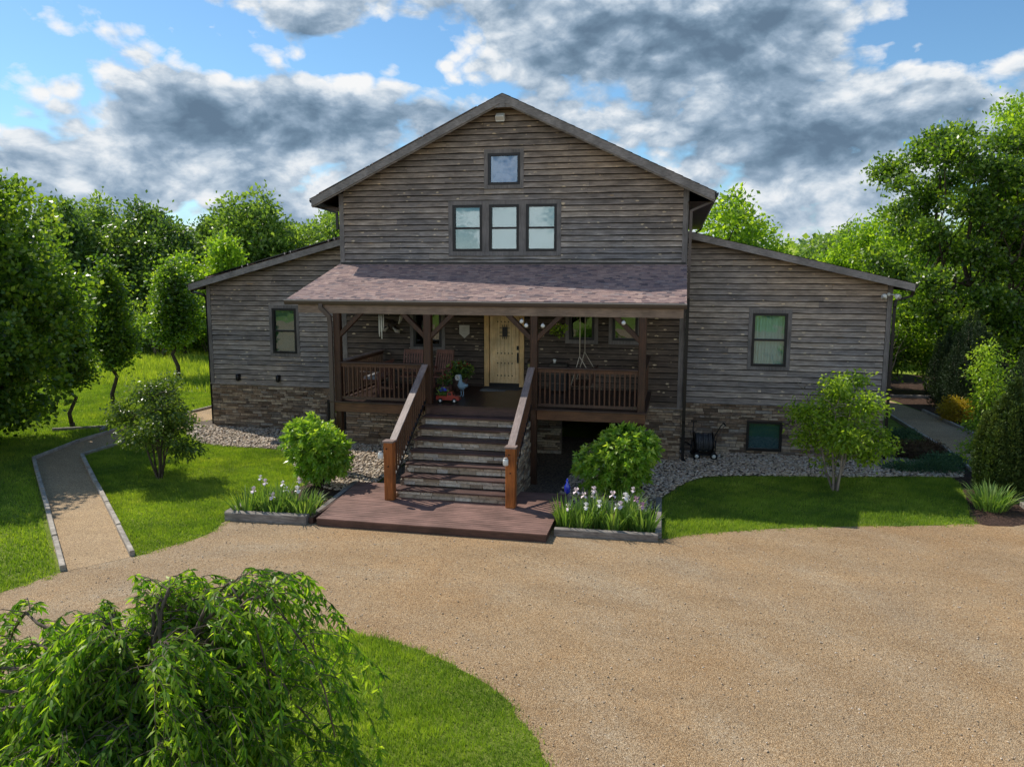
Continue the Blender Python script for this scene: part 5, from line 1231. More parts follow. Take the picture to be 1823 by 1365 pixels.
def small_tree(label, loc, blobs, mat, n, leaf, h, r, ns, bark='bark', rad=.035, cat='small tree', group=None, per=9, cs=.14):
    o = thing('small_tree', label, cat, loc, 0, group)
    mb = MB()
    for i in range(ns):
        a = i * 2.4 + .5; top = Vector((r * .8 * math.cos(a) * random.uniform(.2, 1), r * .8 * math.sin(a) * random.uniform(.2, 1), h * random.uniform(.7, .95)))
        base = Vector((.07 * math.cos(a), .07 * math.sin(a), 0)); k = 8
        pts = [base.lerp(top, t) + Vector((random.uniform(-.05, .05), random.uniform(-.05, .05), .18 * h * math.sin(math.pi * t) * .5)) for t in np.linspace(0, 1, k)]
        mb.tube([base - Vector((0, 0, .1))] + pts, [rad * 1.2] + [rad * (1 - .8 * t) for t in np.linspace(0, 1, k)], 7)
        for q in range(6):
            s = random.choice(pts[2:]); e = s + Vector((random.uniform(-1, 1), random.uniform(-1, 1), random.uniform(-.1, .7))) * r * .55
            mid = s.lerp(e, .5) + Vector((random.uniform(-.1, .1), random.uniform(-.1, .1), .05)); mb.tube([s, mid, e], [rad * .35, rad * .25, rad * .1], 5)
            for w in range(2):
                e2 = mid + Vector((random.uniform(-1, 1), random.uniform(-1, 1), random.uniform(-.2, .6))) * r * .3; mb.tube([mid, e2], [rad * .2, rad * .08], 4)
    sub(o, 'trunk', mb, bark)
    foliage('crown', blobs, n, per, cs, leaf, leaf * .52, mat, o, .75, .3, 3, light=.3)
    return o
BT = [(math.cos(i * 2.4) * rr, math.sin(i * 2.4) * rr, z, s, s, s * .7) for i, (rr, z, s) in enumerate([(.9, 1.0, .38), (.8, 1.3, .5), (1.0, 1.6, .45), (.6, 1.7, .5), (.9, 2.0, .48), (.5, 2.2, .55), (.7, 2.6, .42), (.2, 2.75, .5), (.4, 3.05, .3), (1.15, 1.25, .3), (1.1, 1.8, .34), (.1, 1.7, .5), (.9, 2.35, .3), (.75, 1.15, .34), (1.05, .85, .26)])]
small_tree('open dark leaved multi stem small tree on the left lawn', (-9.75, -5.93, GZ), [(b[0] * 1.12, b[1] * 1.12, b[2], b[3], b[4], b[5]) for b in BT], 'leaf_small', 950, .115, 2.9, 1.35, 7, cs=.15)
BR = [(math.cos(i * 2.4) * rr, math.sin(i * 2.4) * rr, z, s, s, s * .75) for i, (rr, z, s) in enumerate([(.8, 1.2, .45), (.9, 1.5, .5), (.7, 1.8, .55), (1.0, 2.1, .48), (.5, 2.3, .6), (.8, 2.7, .45), (.2, 2.9, .5), (.5, 3.25, .33), (1.2, 1.7, .34), (1.1, 2.3, .34), (.1, 1.8, .6), (.9, 1.1, .3), (-.6, 3.3, .3), (1.3, 1.45, .3), (.4, .75, .25)])]
small_tree('lime green airy small tree in front of the right wing', (10.6, -2.85, GZ), BR, 'leaf_lime', 980, .12, 3.2, 1.3, 6, 'pale_bark', cs=.13)
def yew(name, label, loc, h, r, mat, nspire, cat='evergreen', lean=0, group=None, leaf=.07):
    o = thing(name, label, cat, loc, random.uniform(0, 6), group); Vs = []; Ds = []; Rs = []
    mb = MB()
    for i in range(nspire):
        a = i * 2.4; q = r * math.sqrt((i + .5) / nspire); hh = h * (1 - .38 * (q / r) ** 1.5) * random.uniform(.82, 1.04)
        n = int(230 * hh); t = RNG.uniform(.02, 1, n) ** .9; rad = .15 * r / .5 * (1 - t ** 2.5) + .03
        cx = q * math.cos(a) * (.45 + .75 * np.sin(np.pi * (.15 + .6 * t))); cy = q * math.sin(a) * (.45 + .75 * np.sin(np.pi * (.15 + .6 * t)))
        b = RNG.uniform(0, 6.28, n); P = np.c_[cx + rad * np.cos(b), cy + rad * np.sin(b), t * hh]; D = np.c_[np.cos(b) * .6, np.sin(b) * .6, np.full(n, .9)]
        Vs.append(P); Ds.append(D); Rs.append(np.clip(.2 + .35 * RNG.random(n) + .4 * t * RNG.random(), 0, 1))
        mb.tube([(0, 0, 0), (q * .8 * math.cos(a), q * .8 * math.sin(a), hh * .5), (q * math.cos(a), q * math.sin(a), hh * .92)], [.03, .02, .006], 5)
    P = np.repeat(np.concatenate(Vs), 4, 0); D = np.repeat(np.concatenate(Ds), 4, 0) + RNG.normal(size=(len(P), 3)) * .45; rr = np.repeat(np.concatenate(Rs), 4)
    P = P + RNG.normal(size=P.shape) * .02
    V, Q, rn = leaves(P, D, leaf, leaf * .4, .1, rr, 2); link('crown', fastmesh('crown', V, Q, rn), mat, o); sub(o, 'stem', mb, 'bark'); return o
yew('upright_yew', 'tall ribbed green yew of upright spires at the corner of the right lawn', (15.25, -2.3, GZ), 3.7, .56, 'leaf_yew', 24, leaf=.10)
yew('upright_yew', 'narrow dark yew column behind the gold shrub', (18.5, 13.6, GZ), 4.3, .62, 'leaf_yew_dark', 14, group=None)
yew('upright_yew', 'broad dark yew column left of the lime leaved shrub', (18.55, 10.6, GZ), 4.9, .95, 'leaf_yew_dark', 18)
yew('upright_yew', 'dark yew column at the right edge behind the path', (18.7, 4.6, GZ), 4.3, .9, 'leaf_yew_dark', 18)
o = small_tree('bright green upright shrub directly behind the ribbed yew', (15.3, -.6, GZ), [(math.cos(i * 2.4) * .22, math.sin(i * 2.4) * .22, .6 + i * .3, .38, .38, .36) for i in range(11)] + [(.0, 0, 4.1, .3, .3, .3), (-.25, 0, 3.9, .25, .25, .3)], 'leaf_lime', 520, .10, 3.7, .6, 6, cat='shrub', per=9, cs=.12)
o.name = 'upright_shrub'
def bush(name, label, loc, blobs, n, per, leaf, mat, cat='shrub', group=None, cs=.08, w=.5):
    o = thing(name, label, cat, loc, 0, group); foliage('crown', blobs, n, per, cs, leaf, leaf * w, mat, o, .6, .3, 2); stems(o, 5, max(b[3] for b in blobs) * .7, max(b[2] for b in blobs), .05, .014); return o
bush('gold_shrub', 'small round golden shrub on the wooded side of the right path', (17.75, 9.6, GZ), [(0, 0, .55, .72, .7, .55)], 420, 8, .09, 'leaf_gold')
for i, (x, y, rx, ry, mt, lb) in enumerate([(14.3, 5.6, 1.0, .8, 'leaf_juniper', 'low creeping juniper patch near the right wing corner'), (14.6, 3.4, 1.0, .8, 'leaf_heath', 'brownish heather mat between the juniper patches'), (14.9, 1.4, .75, .7, 'leaf_juniper', 'spreading blue green juniper nearest the path edging'), (13.9, .3, 1.25, .55, 'leaf_juniper', 'spreading blue green juniper along the lawn edge'), (14.2, 2.1, .7, .55, 'leaf_heath', 'small brownish heather tuft beside the river pebbles')]):
    o = thing('creeping_juniper' if mt == 'leaf_juniper' else 'heather', lb, 'ground shrub', (x, y, GZ)); foliage('foliage', [(0, 0, .05, rx, ry, .24), (rx * .4, ry * .2, .1, rx * .5, ry * .5, .25), (-rx * .4, -ry * .3, .1, rx * .45, ry * .45, .22)], 700, 8, .07, .085, .03, mt, o, .7, .6, 2)
def blades(o, n, h, r, w, mat, spread=.5, curl=.35, name='leaf', r0=.12):
    a = RNG.uniform(0, 6.28, n); q = r0 * np.sqrt(RNG.random(n)); hh = h * RNG.uniform(.6, 1.1, n); out = RNG.uniform(.1, 1, n) * spread
    K = 5; ts = np.linspace(0, 1, K)[None, :, None]
    base = np.c_[q * np.cos(a), q * np.sin(a), np.zeros(n)][:, None, :]; dirh = np.c_[np.cos(a), np.sin(a), np.zeros(n)][:, None, :] * out[:, None, None]
    Cn = base + (dirh * ts ** 1.3 + np.array([0, 0, 1.]) * ts - np.array([0, 0, 1.]) * curl * out[:, None, None] * ts ** 3) * hh[:, None, None]
    b = a + math.pi / 2 + RNG.normal(size=n) * .6; S = np.c_[np.cos(b), np.sin(b), np.zeros(n)]
    V, Q, ow = strips(Cn, S, np.array([.6, 1, .9, .6, .05]) * w); rr = RNG.random(n)
    link(name, fastmesh(name, V, Q, rr[ow]), mat, o)
def petals(c, s, mb):
    """one iris bloom: three standards, three falls"""
    for k in range(6):
        a = k * math.pi / 3 + random.uniform(-.2, .2); up = 1 if k % 2 else -1; vs = []
        for i, (d, z, w) in enumerate([(0.1, 0, .1), (.55, .45 * up + .1, .55), (.95, (.95 if up > 0 else -.35), .62), (.85 if up > 0 else 1.15, (1.35 if up > 0 else -.95), .3)]):
            for sd in (-1, 0, 1):
                dd = d * (.75 if up > 0 else 1); x = dd * math.cos(a) - sd * w * math.sin(a); y = dd * math.sin(a) + sd * w * math.cos(a); vs.append((c[0] + s * x, c[1] + s * y, c[2] + s * (z + (0 if sd == 0 else random.uniform(-.12, .12)))))
        mb.add(vs, [(i * 3 + j, i * 3 + j + 1, i * 3 + j + 4, i * 3 + j + 3) for i in range(3) for j in range(2)], smooth=True)
def iris(label, loc, nfl, col, group, n=70, h=.82):
    o = thing('iris_clump', label, 'iris', loc, random.uniform(0, 6), group); blades(o, n, h * 1.02, .2, .021, 'leaf_iris', .62, .42, 'leaf', .24)
    for i in range(max(1, nfl - 1)):
        a = random.uniform(0, 6.28); q = random.uniform(.02, .3); z = h * random.uniform(.62, 1.2); top = (q * math.cos(a) * 1.3, q * math.sin(a) * 1.3, z)
        mb = MB(); mb.tube([(q * .4 * math.cos(a), q * .4 * math.sin(a), 0), top], .009, 5); st = sub(o, 'flower_stalk', mb, 'leaf_iris')
        mb = MB(); petals((top[0], top[1], top[2] + .04), random.uniform(.055, .08), mb); sub(o, 'blossom', mb, random.choice(col), st)
    return o
GL, GRR = 'irises in the left bed', 'irises in the right bed'
for (x, y, nf, lb) in [(-5.15, -8.75, 2, 'iris clump at the outer left end of the left bed'), (-4.75, -8.55, 3, 'iris clump second from the left in the left bed'), (-4.3, -8.72, 3, 'iris clump in the middle of the left bed'), (-3.9, -8.5, 2, 'iris clump near the deck end of the left bed'), (-3.52, -8.65, 2, 'iris clump right beside the deck in the left bed'), (-4.5, -8.1, 2, 'iris clump behind the others in the left bed')]:
    iris(lb, (x, y, GZ), nf, ['iris_petal', 'iris_petal_white'], GL)
for (x, y, nf, lb) in [(3.3, -7.9, 2, 'iris clump beside the deck end of the right bed, under the blue bottle'), (3.7, -8.0, 3, 'iris clump second from the deck in the right bed'), (4.1, -7.75, 4, 'iris clump with pale blooms left of the middle of the right bed'), (4.5, -8.0, 3, 'iris clump in the middle of the right bed'), (4.9, -7.75, 4, 'iris clump right of the middle of the right bed'), (5.25, -7.95, 3, 'iris clump at the lawn end of the right bed'), (3.9, -7.2, 2, 'iris clump at the back left of the right bed'), (4.8, -7.1, 3, 'iris clump at the back right of the right bed')]:
    iris(lb, (x, y, GZ), nf, ['iris_petal', 'iris_petal_white', 'iris_petal', 'iris_petal_purple'], GRR, 90)
o = thing('daylily_clump', 'arching strappy daylily clump in front of the ribbed yew', 'daylily', (14.45, -3.9, GZ)); blades(o, 260, .85, .4, .016, 'leaf_iris', .95, .55, 'leaf', .4)
o = thing('daylily_clump', 'small grassy clump at the deck end of the left iris bed', 'daylily', (-3.75, -7.6, GZ)); blades(o, 130, .5, .3, .012, 'leaf_dark', .95, .6, 'leaf', .22)

# weeping cherry ---------------------------------------------------------
def cherry(loc):
    o = thing('weeping_cherry', 'large weeping cherry with hanging leafy branches on the island lawn', 'weeping tree', loc)
    mb = MB(); H0 = 1.75
    mb.tube([(0, 0, -.1), (.03, .0, .5), (-.03, .04, 1.1), (.0, .0, H0)], [.15, .12, .10, .09], 10)
    P = []; D = []; rnd = []
    def leafat(p, ax, tone):
        v = Vector((random.uniform(-1, 1), random.uniform(-1, 1), random.uniform(-.5, .6)))
        P.append(p); D.append(ax * .4 + v * .85 + Vector((0, 0, -.30))); rnd.append(random.random() * .75 + tone)
    def hang(start, L, out, dens=58):
        k = max(5, int(L / .12)); pts = [Vector(start)]; d = Vector((out[0] * .6, out[1] * .6, .25)) + Vector((random.uniform(-.4, .4), random.uniform(-.4, .4), 0)); tone = random.uniform(-.12, .25)
        for i in range(k):
            d = (d + Vector((random.uniform(-.14, .14), random.uniform(-.14, .14), -.36))).normalized(); pts.append(pts[-1] + d * L / k)
        mb.tube(pts, [.0045 * (1 - .6 * i / k) for i in range(k + 1)], 4, cap=False)
        for j in range(int(L * dens)):
            t = random.uniform(.0, 1) * k; i = min(int(t), k - 1); p = pts[i].lerp(pts[i + 1], t - i)
            if p.z > .06: leafat(p, (pts[i + 1] - pts[i]).normalized(), tone)
    arms = []
    for i in range(40):
        a = i * 2.3999 + random.uniform(-.3, .3); reach = (.6, 1.1, 1.6, 2.0)[i % 4] * random.uniform(.65, 1.2)
        arms.append((a, reach, max(.15, (1.15 - .40 * reach) * random.uniform(.45, 1.15)), 1.0))
    arms += [(.55, 1.25, 1.55, .8), (.22, 1.95, 1.50, .55), (.35, 1.8, 1.55, .5), (.62, 1.45, 1.45, .7), (.15, 1.75, .75, .8), (1.5, .55, 1.45, 1), (2.1, .7, 1.25, 1), (2.6, 2.5, .75, .9), (3.4, 2.8, .8, .9), (2.9, 1.6, .75, 1), (3.0, 3.0, .95, .9), (3.25, 2.3, .9, 1), (3.6, 2.6, .7, 1), (3.9, 2.2, .6, 1), (2.75, 2.9, .6, .9), (-.5, 1.5, .5, 1), (-.2, 1.7, .4, 1), (1.1, .8, 1.3, 1.2), (1.9, .5, 1.3, 1.3), (4.6, .7, 1.25, 1.3), (5.4, .9, 1.2, 1.2), (3.9, .6, 1.3, 1.3)]
    for a, reach, rise, dn in arms:
        k = 10; pts = []; bend = random.uniform(-.5, .5)
        for i in range(k + 1):
            t = i / k; rr = reach * t ** .9; aa = a + bend * t * t; c, s = math.cos(aa), math.sin(aa); z = H0 - .1 + rise * math.sin(math.pi * min(1, t * .82)) - .35 * max(0, t - .6) / .4 * reach
            pts.append(Vector((rr * c + random.uniform(-.04, .04), rr * s + random.uniform(-.04, .04), z + random.uniform(-.02, .03))))
        mb.tube(pts, [.026 * (1 - .88 * i / k) + .003 for i in range(k + 1)], 6)
        for i in range(1, k + 1):
            if random.random() < .22: continue
            for q in range(max(2, int(4.6 * dn))):
                p = pts[i].lerp(pts[i - 1], random.random()); sg = random.choice((-1, 1)); e = Vector((-s, c, 0)) * sg * random.uniform(.03, .40) + Vector((c, s, 0)) * random.uniform(-.05, .25) + Vector((0, 0, random.uniform(-.05, .16)))
                mb.tube([p, p + e * .6 + Vector((0, 0, .04)), p + e], [.006, .005, .003], 4, cap=False)
                for j in range(9): leafat(p + e * random.random(), e.normalized(), .22)
                room = (p + e).z - .1; L = random.uniform(.15, .6) + (.4 * random.random() if i > 6 else 0) + (random.random() < .22) * random.uniform(.4, 1.0); hang(p + e, max(.12, min(L, room)), (c, s))
    sub(o, 'branches', mb, 'twig_bark')
    P = np.array([tuple(p) for p in P]); D = np.array([tuple(d) for d in D]); rn = np.array(rnd)
    V, Q, r = leaves(P, D, .098, .031, .30, np.clip(rn, 0, 1), 3)
    link('crown', fastmesh('crown', V, Q, r), 'leaf_cherry', o); print('cherry leaves', len(P)); return o
ch = cherry((.64, -20.25, GZ)); ch.scale = (1.04, 1.04, 1.0)

# ------------------------------------------------------------------ trees
big = make_tree('broadleaf_tree', 'large dense maple with crown down to the lawn at the left edge', 'tree', (-18.9, -3.1, GZ), 10.8, 3.5, 'leaf_maple', 2700, 17, .21, .0, 'round', None, .26, 14, .20, 2, nblob=46, width=.16, shell=.45, light=.8)
dup(big, (-17.9, -7.0, GZ), 1.3, .8, 'lower broadleaf tree at the very left edge, in front of the large maple')
G3 = 'young trees in a row along the lawn left of the house'
y1 = make_tree('young_tree', 'upright young tree standing nearest behind the left path bend', 'tree', (-19.75, 4.6, GZ), 7.5, 1.35, 'leaf_maple', 760, 15, .18, .24, 'column', G3, .11, 12, .22, 2, nblob=16, width=.12)
y2 = dup(y1, (-23.0, 14.2, GZ), 2.0, (1.25, 1.25, 1.0), 'upright young tree farthest back in the row, beside the house', G3)
y3 = dup(y1, (-18.45, .5, GZ), 4.2, (.85, .85, .82), 'young tree in the row partly behind the big maple', G3)
GW = 'woodland trees beyond the meadow'
b1 = make_tree('woodland_tree', '', 'tree', (0, 0, GZ), 14, 5.2, 'leaf_far', 1300, 14, .42, .1, 'round', GW, .3, 8, .5, 2, nblob=20, twigs=1)
b2 = make_tree('woodland_tree', '', 'tree', (0, 0, GZ), 14, 4.6, 'leaf_dark', 1400, 14, .42, .06, 'round', GW, .3, 8, .5, 2, nblob=22, twigs=1)
b3 = make_tree('woodland_tree', '', 'tree', (0, 0, GZ), 10, 2.4, 'leaf_light', 900, 14, .32, .08, 'column', GW, .2, 8, .35, 2, nblob=16, twigs=1)
b4 = make_tree('woodland_tree', '', 'tree', (0, 0, GZ), 12, 3.2, 'leaf_light', 620, 12, .30, .1, 'top', GW, .22, 14, .35, 2, nblob=16, twigs=3)
import collections
def place(src, x, y, s, label, sz=1.0):
    return dup(src, (x, y, GZ - .1), random.uniform(0, 6.28), (s, s, s * sz), label, GW)
spec = [  # source, x, y, scale, label
 (b3, -29.5, 24.5, .82, 'narrow light green tree behind the left meadow, left of the pair'), (b3, -27.2, 26.5, .98, 'narrow light green tree behind the left meadow, right of the pair'),
 (b2, -44, 30, .98, 'tall dark woodland tree left of the meadow, behind the big maple'), (b2, -39.5, 34.5, 1.0, 'tall dark woodland tree with the highest dark crown left of the house'),
 (b2, -36.0, 33.0, .86, 'dark woodland tree low in front of the high dark crown'), (b2, -37.5, 41, .93, 'dark woodland tree right of the highest dark crown'),
 (b1, -31.8, 39, .98, 'round airy green tree standing up between dark wood and house'), (b1, -27, 41, .78, 'light woodland tree low beside the round airy tree'),
 (b1, -25.5, 46, .98, 'woodland tree just left of the main gable'), (b1, -23.2, 38, .82, 'woodland tree behind the left wing roof'), (b4, -20, 34, .85, 'light thin woodland tree against the left gable corner'),
 (b2, -52, 26, .95, 'dark woodland tree far left beyond the maple'), (b1, -49, 40, 1.05, 'green woodland tree at the far left skyline'), (b2, -34, 48, .85, 'dark woodland tree deep behind the meadow'),
 (b3, -33.5, 29, .75, 'small light tree at the meadow edge left of the pair'), (b1, -42, 52, 1.0, 'woodland tree on the skyline beyond the dark crowns'), (b1, -30, 55, 1.0, 'woodland tree on the skyline beyond the round airy tree'),
 (b4, 8.6, 18.5 + 4, 1.0, 'tall open light green tree rising right behind the main gable eave'), (b4, 10.2, 26, .88, 'second open light green tree behind the right wing roof'), (b1, 15.5, 58, .55, 'small distant tree on the low skyline right of the house'),
 (b1, 13.5, 60, .5, 'distant low tree behind the right wing roof'), (b1, 18.5, 50, .68, 'mid distance tree behind the right wing eave'), (b4, 18.2, 32.5, .9, 'light tree left of the big right hand tree'),
 (b4, 20.3, 30, .98, 'light tree nearest left of the big right hand tree'), (b1, 22.5, 36, .74, 'green tree low behind the big right hand tree'), (b1, 26.5, 33, .86, 'green tree behind the right hand trunks'), (b2, 30, 38, .8, 'dark tree deep at the right edge'), (b1, 19, 42, .72, 'rounded tree filling the gap above the right wing roof'),
 (b1, 25, 44, .8, 'rounded tree far behind the right hand trunks'), (b4, 16.3, 31.5, .72, 'low light tree right behind the right wing eave'),
 (b2, -58, 36, 1.05, 'dark woodland tree at the far left'), (b1, -20.5, 52, .9, 'woodland tree mostly hidden behind the main roof'),
]
used = set()
for s, x, y, k, lb in spec:
    place(s, x, y, k * (.92 if x < -35 else 1.0), lb)
def rm(o):
    for c in list(o.children_recursive): bpy.data.objects.remove(c)
    bpy.data.objects.remove(o)
for b in (b1, b2, b3, b4): rm(b)
# far tree line closing the horizon
n = 100000; a = RNG.uniform(-math.pi, math.pi, n); d = RNG.uniform(88, 150, n); hmax = 6.5 + 2.5 * np.sin(a * 9) + 1.8 * np.sin(a * 23 + 1) + 1.3 * np.sin(a * 57)
P = np.c_[d * np.sin(a), d * np.cos(a), GZ + RNG.random(n) ** .7 * hmax * (.6 + d / 220)]
V, Q, r = leaves(P, RNG.normal(size=(n, 3)) + np.array([0, -.6, .5]), 1.3, 1.0, .3, None, 2)
tag(link('far_wood', fastmesh('far_wood', V, Q, r), 'leaf_far'), 'distant band of woodland closing the horizon', 'wood', kind='stuff')
# understory behind right path and left meadow edge
def thicket(label, loc, rx, ry, h, mat, n=500, leaf=.2, per=10):
    o = thing('understory_shrub', label, 'shrub', loc); bl = [(random.uniform(-.6, .6) * rx, random.uniform(-.6, .6) * ry, h * random.uniform(.3, .8), rx * .4, ry * .4, h * .3) for _ in range(9)]
    foliage('crown', bl, n, per, .22, leaf, leaf * .6, mat, o, .8, .2, 2); stems(o, 9, rx * .7, h * .85, .3, .045, 'pale_bark'); return o
thicket('spreading multi stem shrub behind the corner of the right wing', (16.6, 18.2, GZ), 2.6, 2.0, 5.0, 'leaf_maple', 700, .19)
thicket('leafy shrub between the spreading shrub and the yew columns', (19.6, 19.5, GZ), 2.4, 2, 4.2, 'leaf_light', 560, .19)
thicket('green shrub at the end of the right path', (15.2, 24, GZ), 2.4, 2, 5.6, 'leaf_maple', 600, .2)
thicket('light shrub below the trunks of the big right tree', (24.5, 22, GZ), 2.6, 2, 2.4, 'leaf_light', 420, .19)
thicket('low shrub at the right edge behind the yew column', (23.5, 13, GZ), 2.0, 1.8, 2.6, 'leaf_light', 420, .17)
for i, (x, y, h, lb) in enumerate([(-32, 25, 3.2, 'pale bush at the far side of the meadow beside the house'), (-36, 26, 4.0, 'bush under the narrow light trees'), (-29, 27, 2.6, 'low bush at the far edge of the meadow'), (-41, 25, 4.5, 'bush in front of the dark wood'), (-46, 22, 4.5, 'bush at the far left wood edge')]):
    thicket(lb, (x, y, GZ), 3.2, 2, h, 'leaf_far', 360, .3)
# big right hand tree: several trunks
o = thing('broadleaf_tree', 'big airy multi trunk tree towering behind the right path', 'tree', (20.2, 16.8, GZ), 0)
mb = MB(); bl = []
for i in range(62):
    t = (i + .5) / 62; a = i * 2.4; rr = (2.0 + 2.8 * math.sin(math.pi * (.1 + .75 * t))) * math.sqrt(random.uniform(.08, 1)); s = random.uniform(.55, 1.2)
    bl.append((rr * math.cos(a) * 1.15 + .6, rr * math.sin(a) * .8, 2.4 + 10.9 * t, s, s, s * .62))
for (bx, by, tx, tz, r0) in ((-.9, .2, -1.6, 11.5, .19), (0, 0, -.2, 12.5, .21), (.9, .5, 1.2, 12.5, .18), (1.7, -.2, 3.4, 11, .2)):
    skeleton(mb, (bx, by, 0), (tx, by + .5, tz), r0, [b for b in bl if abs(b[0] - tx) < 3], 11, .10, twigs=4, start=.22)
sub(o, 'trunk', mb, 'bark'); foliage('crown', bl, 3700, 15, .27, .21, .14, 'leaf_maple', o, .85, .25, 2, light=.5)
o = thing('broadleaf_tree', 'second airy tree leaning in at the right edge behind the big multi trunk tree', 'tree', (25.3, 17.0, GZ), 0); mb = MB()
bl = [(random.uniform(-1, 1) * 3.4, random.uniform(-2, 2), 3.0 + 11.5 * random.random() ** .8, 1.2, 1.2, .8) for _ in range(44)]
skeleton(mb, (0, 0, 0), (.5, .3, 13), .24, bl, 14, .1, twigs=4); sub(o, 'trunk', mb, 'bark'); foliage('crown', bl, 3000, 13, .3, .21, .14, 'leaf_light', o, .85, .25, 2, light=.2)

# ------------------------------------------------------------------ sun, sky, camera
SD = Vector((.80, -.39, -1.0)).normalized(); EL = math.asin(-SD.z); AZ = math.atan2(-SD.x, -SD.y)
sun = bpy.data.lights.new('sun', 'SUN'); sun.energy = 5.0; sun.angle = math.radians(.53); sun.color = (1, .93, .82)
so = bpy.data.objects.new('sun', sun); COL.objects.link(so); so.rotation_euler = SD.to_track_quat('-Z', 'Y').to_euler(); so.location = (-20, 10, 30)
w = bpy.data.worlds.new('World'); sc.world = w; w.use_nodes = True; nt = w.node_tree; nt.nodes.clear(); t = NT(nt)
sky = nt.nodes.new('ShaderNodeTexSky'); sky.sky_type = 'NISHITA'; sky.sun_disc = False; sky.sun_elevation = EL; sky.sun_rotation = AZ; sky.air_density = 1.0; sky.dust_density = .4; sky.ozone_density = 2.0; sky.altitude = 200
bg = nt.nodes.new('ShaderNodeBackground'); bg.inputs[1].default_value = .125
tc = nt.nodes.new('ShaderNodeTexCoord'); sx = nt.nodes.new('ShaderNodeSeparateXYZ'); t.l(tc.outputs['Generated'], sx.inputs[0])
az = t.math('ARCTAN2', sx.outputs[0], sx.outputs[1]); el = t.math('ARCSINE', sx.outputs[2])
# cloud masses: (azimuth, elevation, half width, half height, weight)
MASS = [(-.49, .165, .13, .045, .42), (-.58, .15, .10, .05, .22), (-.10, .285, .13, .045, .42), (.05, .265, .11, .05, .34), (-.44, .285, .06, .03, .40), (.08, .16, .18, .07, .24), (.16, .10, .14, .05, .22), (-.20, .17, .2, .04, .10), (-.72, .10, .14, .06, .20), (.22, .17, .12, .07, .12), (-.30, .10, .2, .03, .10),
        (-.62, .27, .09, .02, -.14), (-.33, .25, .09, .04, -.30), (-.66, .29, .10, .022, -.24), (.29, .245, .07, .03, -.34), (.02, .20, .03, .02, -.10), (-.56, .232, .06, .016, -.2), (-.74, .23, .05, .02, -.18), (-.28, .21, .06, .02, -.16), (-.51, .265, .03, .02, -.1), (.31, .19, .05, .02, -.1)]
massum = 0.0
for (a, e, wa, we, k) in MASS:
    da = t.math('MULTIPLY', t.math('SUBTRACT', az, a), 1 / wa); de = t.math('MULTIPLY', t.math('SUBTRACT', el, e), 1 / we)
    r2 = t.math('ADD', t.math('MULTIPLY', da, da), t.math('MULTIPLY', de, de)); gsn = t.math('EXPONENT', t.math('MULTIPLY', r2, -1.0))
    massum = t.math('MULTIPLY_ADD', gsn, k, massum)
massum = t.math('SUBTRACT', massum, t.math('MULTIPLY', t.math('SUBTRACT', el, .38, clamp=True), 1.2))   # fewer clouds overhead
def density(azs, els, det, puffs=False):
    cv = nt.nodes.new('ShaderNodeCombineXYZ'); t.l(azs, cv.inputs[0]); t.l(t.math('MULTIPLY', els, 1.6), cv.inputs[1]); cv.inputs[2].default_value = 3.7
    n1 = t.noise(cv.outputs[0], 6.0, det, .52, .5); n2 = t.noise(cv.outputs[0], 15, det, .60, .3)
    d = t.math('ADD', t.math('MULTIPLY', n1, 1.25), t.math('MULTIPLY', n2, .66))
    if puffs:
        bw = t.vor(t.vmath('ADD', cv.outputs[0], t.vmath('MULTIPLY', t.n2v(cv.outputs[0], 40), (.02, .02, 0))), 30); d = t.math('SUBTRACT', d, t.math('MULTIPLY', bw, .30)); d = t.math('SUBTRACT', d, .03)
    else: d = t.math('SUBTRACT', d, .15)
    return t.math('ADD', d, massum)
d0 = density(az, el, 10, True); ds = density(az, el, 3); d1 = density(t.math('SUBTRACT', az, .012), t.math('ADD', el, .022), 5)
cover = t.ramp(d0, [(.70, (0, 0, 0)), (.76, (.40, .40, .40)), (.86, (1, 1, 1))])
lit = t.math('MULTIPLY', t.math('SUBTRACT', t.math('ADD', t.math('MULTIPLY', ds, .35), t.math('MULTIPLY', d0, .65)), d1), 1.8)
cv2 = nt.nodes.new('ShaderNodeCombineXYZ'); t.l(az, cv2.inputs[0]); t.l(t.math('MULTIPLY', el, 1.9), cv2.inputs[1]); cv2.inputs[2].default_value = 8.1
billow = t.math('MULTIPLY', t.math('SUBTRACT', t.noise(cv2.outputs[0], 24, 7, .55, .6), .5), .55)
dd = t.math('SUBTRACT', ds, .86); soft = t.math('DIVIDE', dd, t.math('ADD', .62, t.math('ABSOLUTE', dd)))       # never clips flat
shade = t.math('ADD', t.math('MULTIPLY', soft, -1.15), t.math('ADD', t.math('ADD', lit, billow), .76), clamp=True)
cc = t.ramp(shade, [(0, (.135, .21, .305)), (.2, (.185, .28, .39)), (.42, (.31, .42, .55)), (.64, (.55, .65, .76)), (.82, (.84, .89, .94)), (1, (.98, .99, 1.0))])
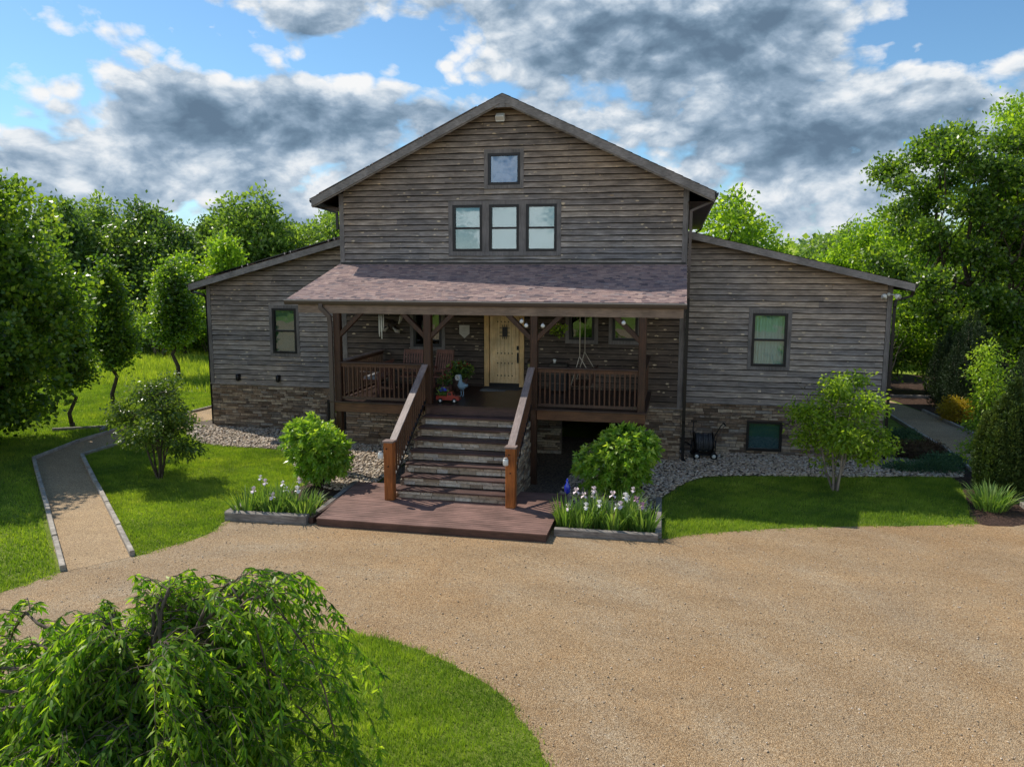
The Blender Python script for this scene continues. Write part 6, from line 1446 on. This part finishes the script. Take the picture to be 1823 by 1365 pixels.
low = t.math('MULTIPLY', t.math('SUBTRACT', .09, el), 8, clamp=True)
cc = t.mix(t.math('MULTIPLY', low, .4), cc, (.33, .47, .64)); cover = t.math('ADD', cover, low, clamp=True)
back = t.math('MULTIPLY', t.math('SUBTRACT', -.1, sx.outputs[1]), 1.3, clamp=True)   # unseen clouds behind the camera, brightened to fill the shaded facade
cc = t.mix(t.math('MULTIPLY', back, .8), cc, (2.45, 2.42, 2.4))
bgc = nt.nodes.new('ShaderNodeBackground'); t.l(cc, bgc.inputs[0]); bgc.inputs[1].default_value = .95
skc = t.mix(1.0, sky.outputs[0], (.74, 1.0, 1.12), 'MULTIPLY'); t.l(skc, bg.inputs[0])
mx = nt.nodes.new('ShaderNodeMixShader'); up = t.math('GREATER_THAN', sx.outputs[2], -.02)
t.l(t.math('MULTIPLY', cover, up), mx.inputs[0]); t.l(bg.outputs[0], mx.inputs[1]); t.l(bgc.outputs[0], mx.inputs[2])
wo = nt.nodes.new('ShaderNodeOutputWorld'); t.l(mx.outputs[0], wo.inputs[0])
w.cycles.sampling_method = 'MANUAL'; w.cycles.sample_map_resolution = 512

cam = bpy.data.cameras.new('camera'); co = bpy.data.objects.new('camera', cam); COL.objects.link(co); sc.camera = co
f_, p_, y_, r_ = 1404.063, .144, -.208, .002
F = Vector((math.sin(y_) * math.cos(p_), math.cos(y_) * math.cos(p_), -math.sin(p_))); A = Vector((math.cos(y_), -math.sin(y_), 0)); B = A.cross(F)
RT = A * math.cos(r_) + B * math.sin(r_); UP = -A * math.sin(r_) + B * math.cos(r_)
mw = Matrix((RT, UP, -F)).transposed().to_4x4(); mw.translation = (5.932, -27.066, 4.132); co.matrix_world = mw
cam.sensor_width = 36; cam.lens = 36 * f_ / 1823; cam.clip_end = 3000; cam.clip_start = .1
sc.view_settings.view_transform = 'Standard'; sc.view_settings.look = 'None'; sc.view_settings.exposure = 0
sc.cycles.max_bounces = 5; sc.cycles.transparent_max_bounces = 8; sc.cycles.sample_clamp_indirect = 6
print('objects', len(bpy.data.objects))
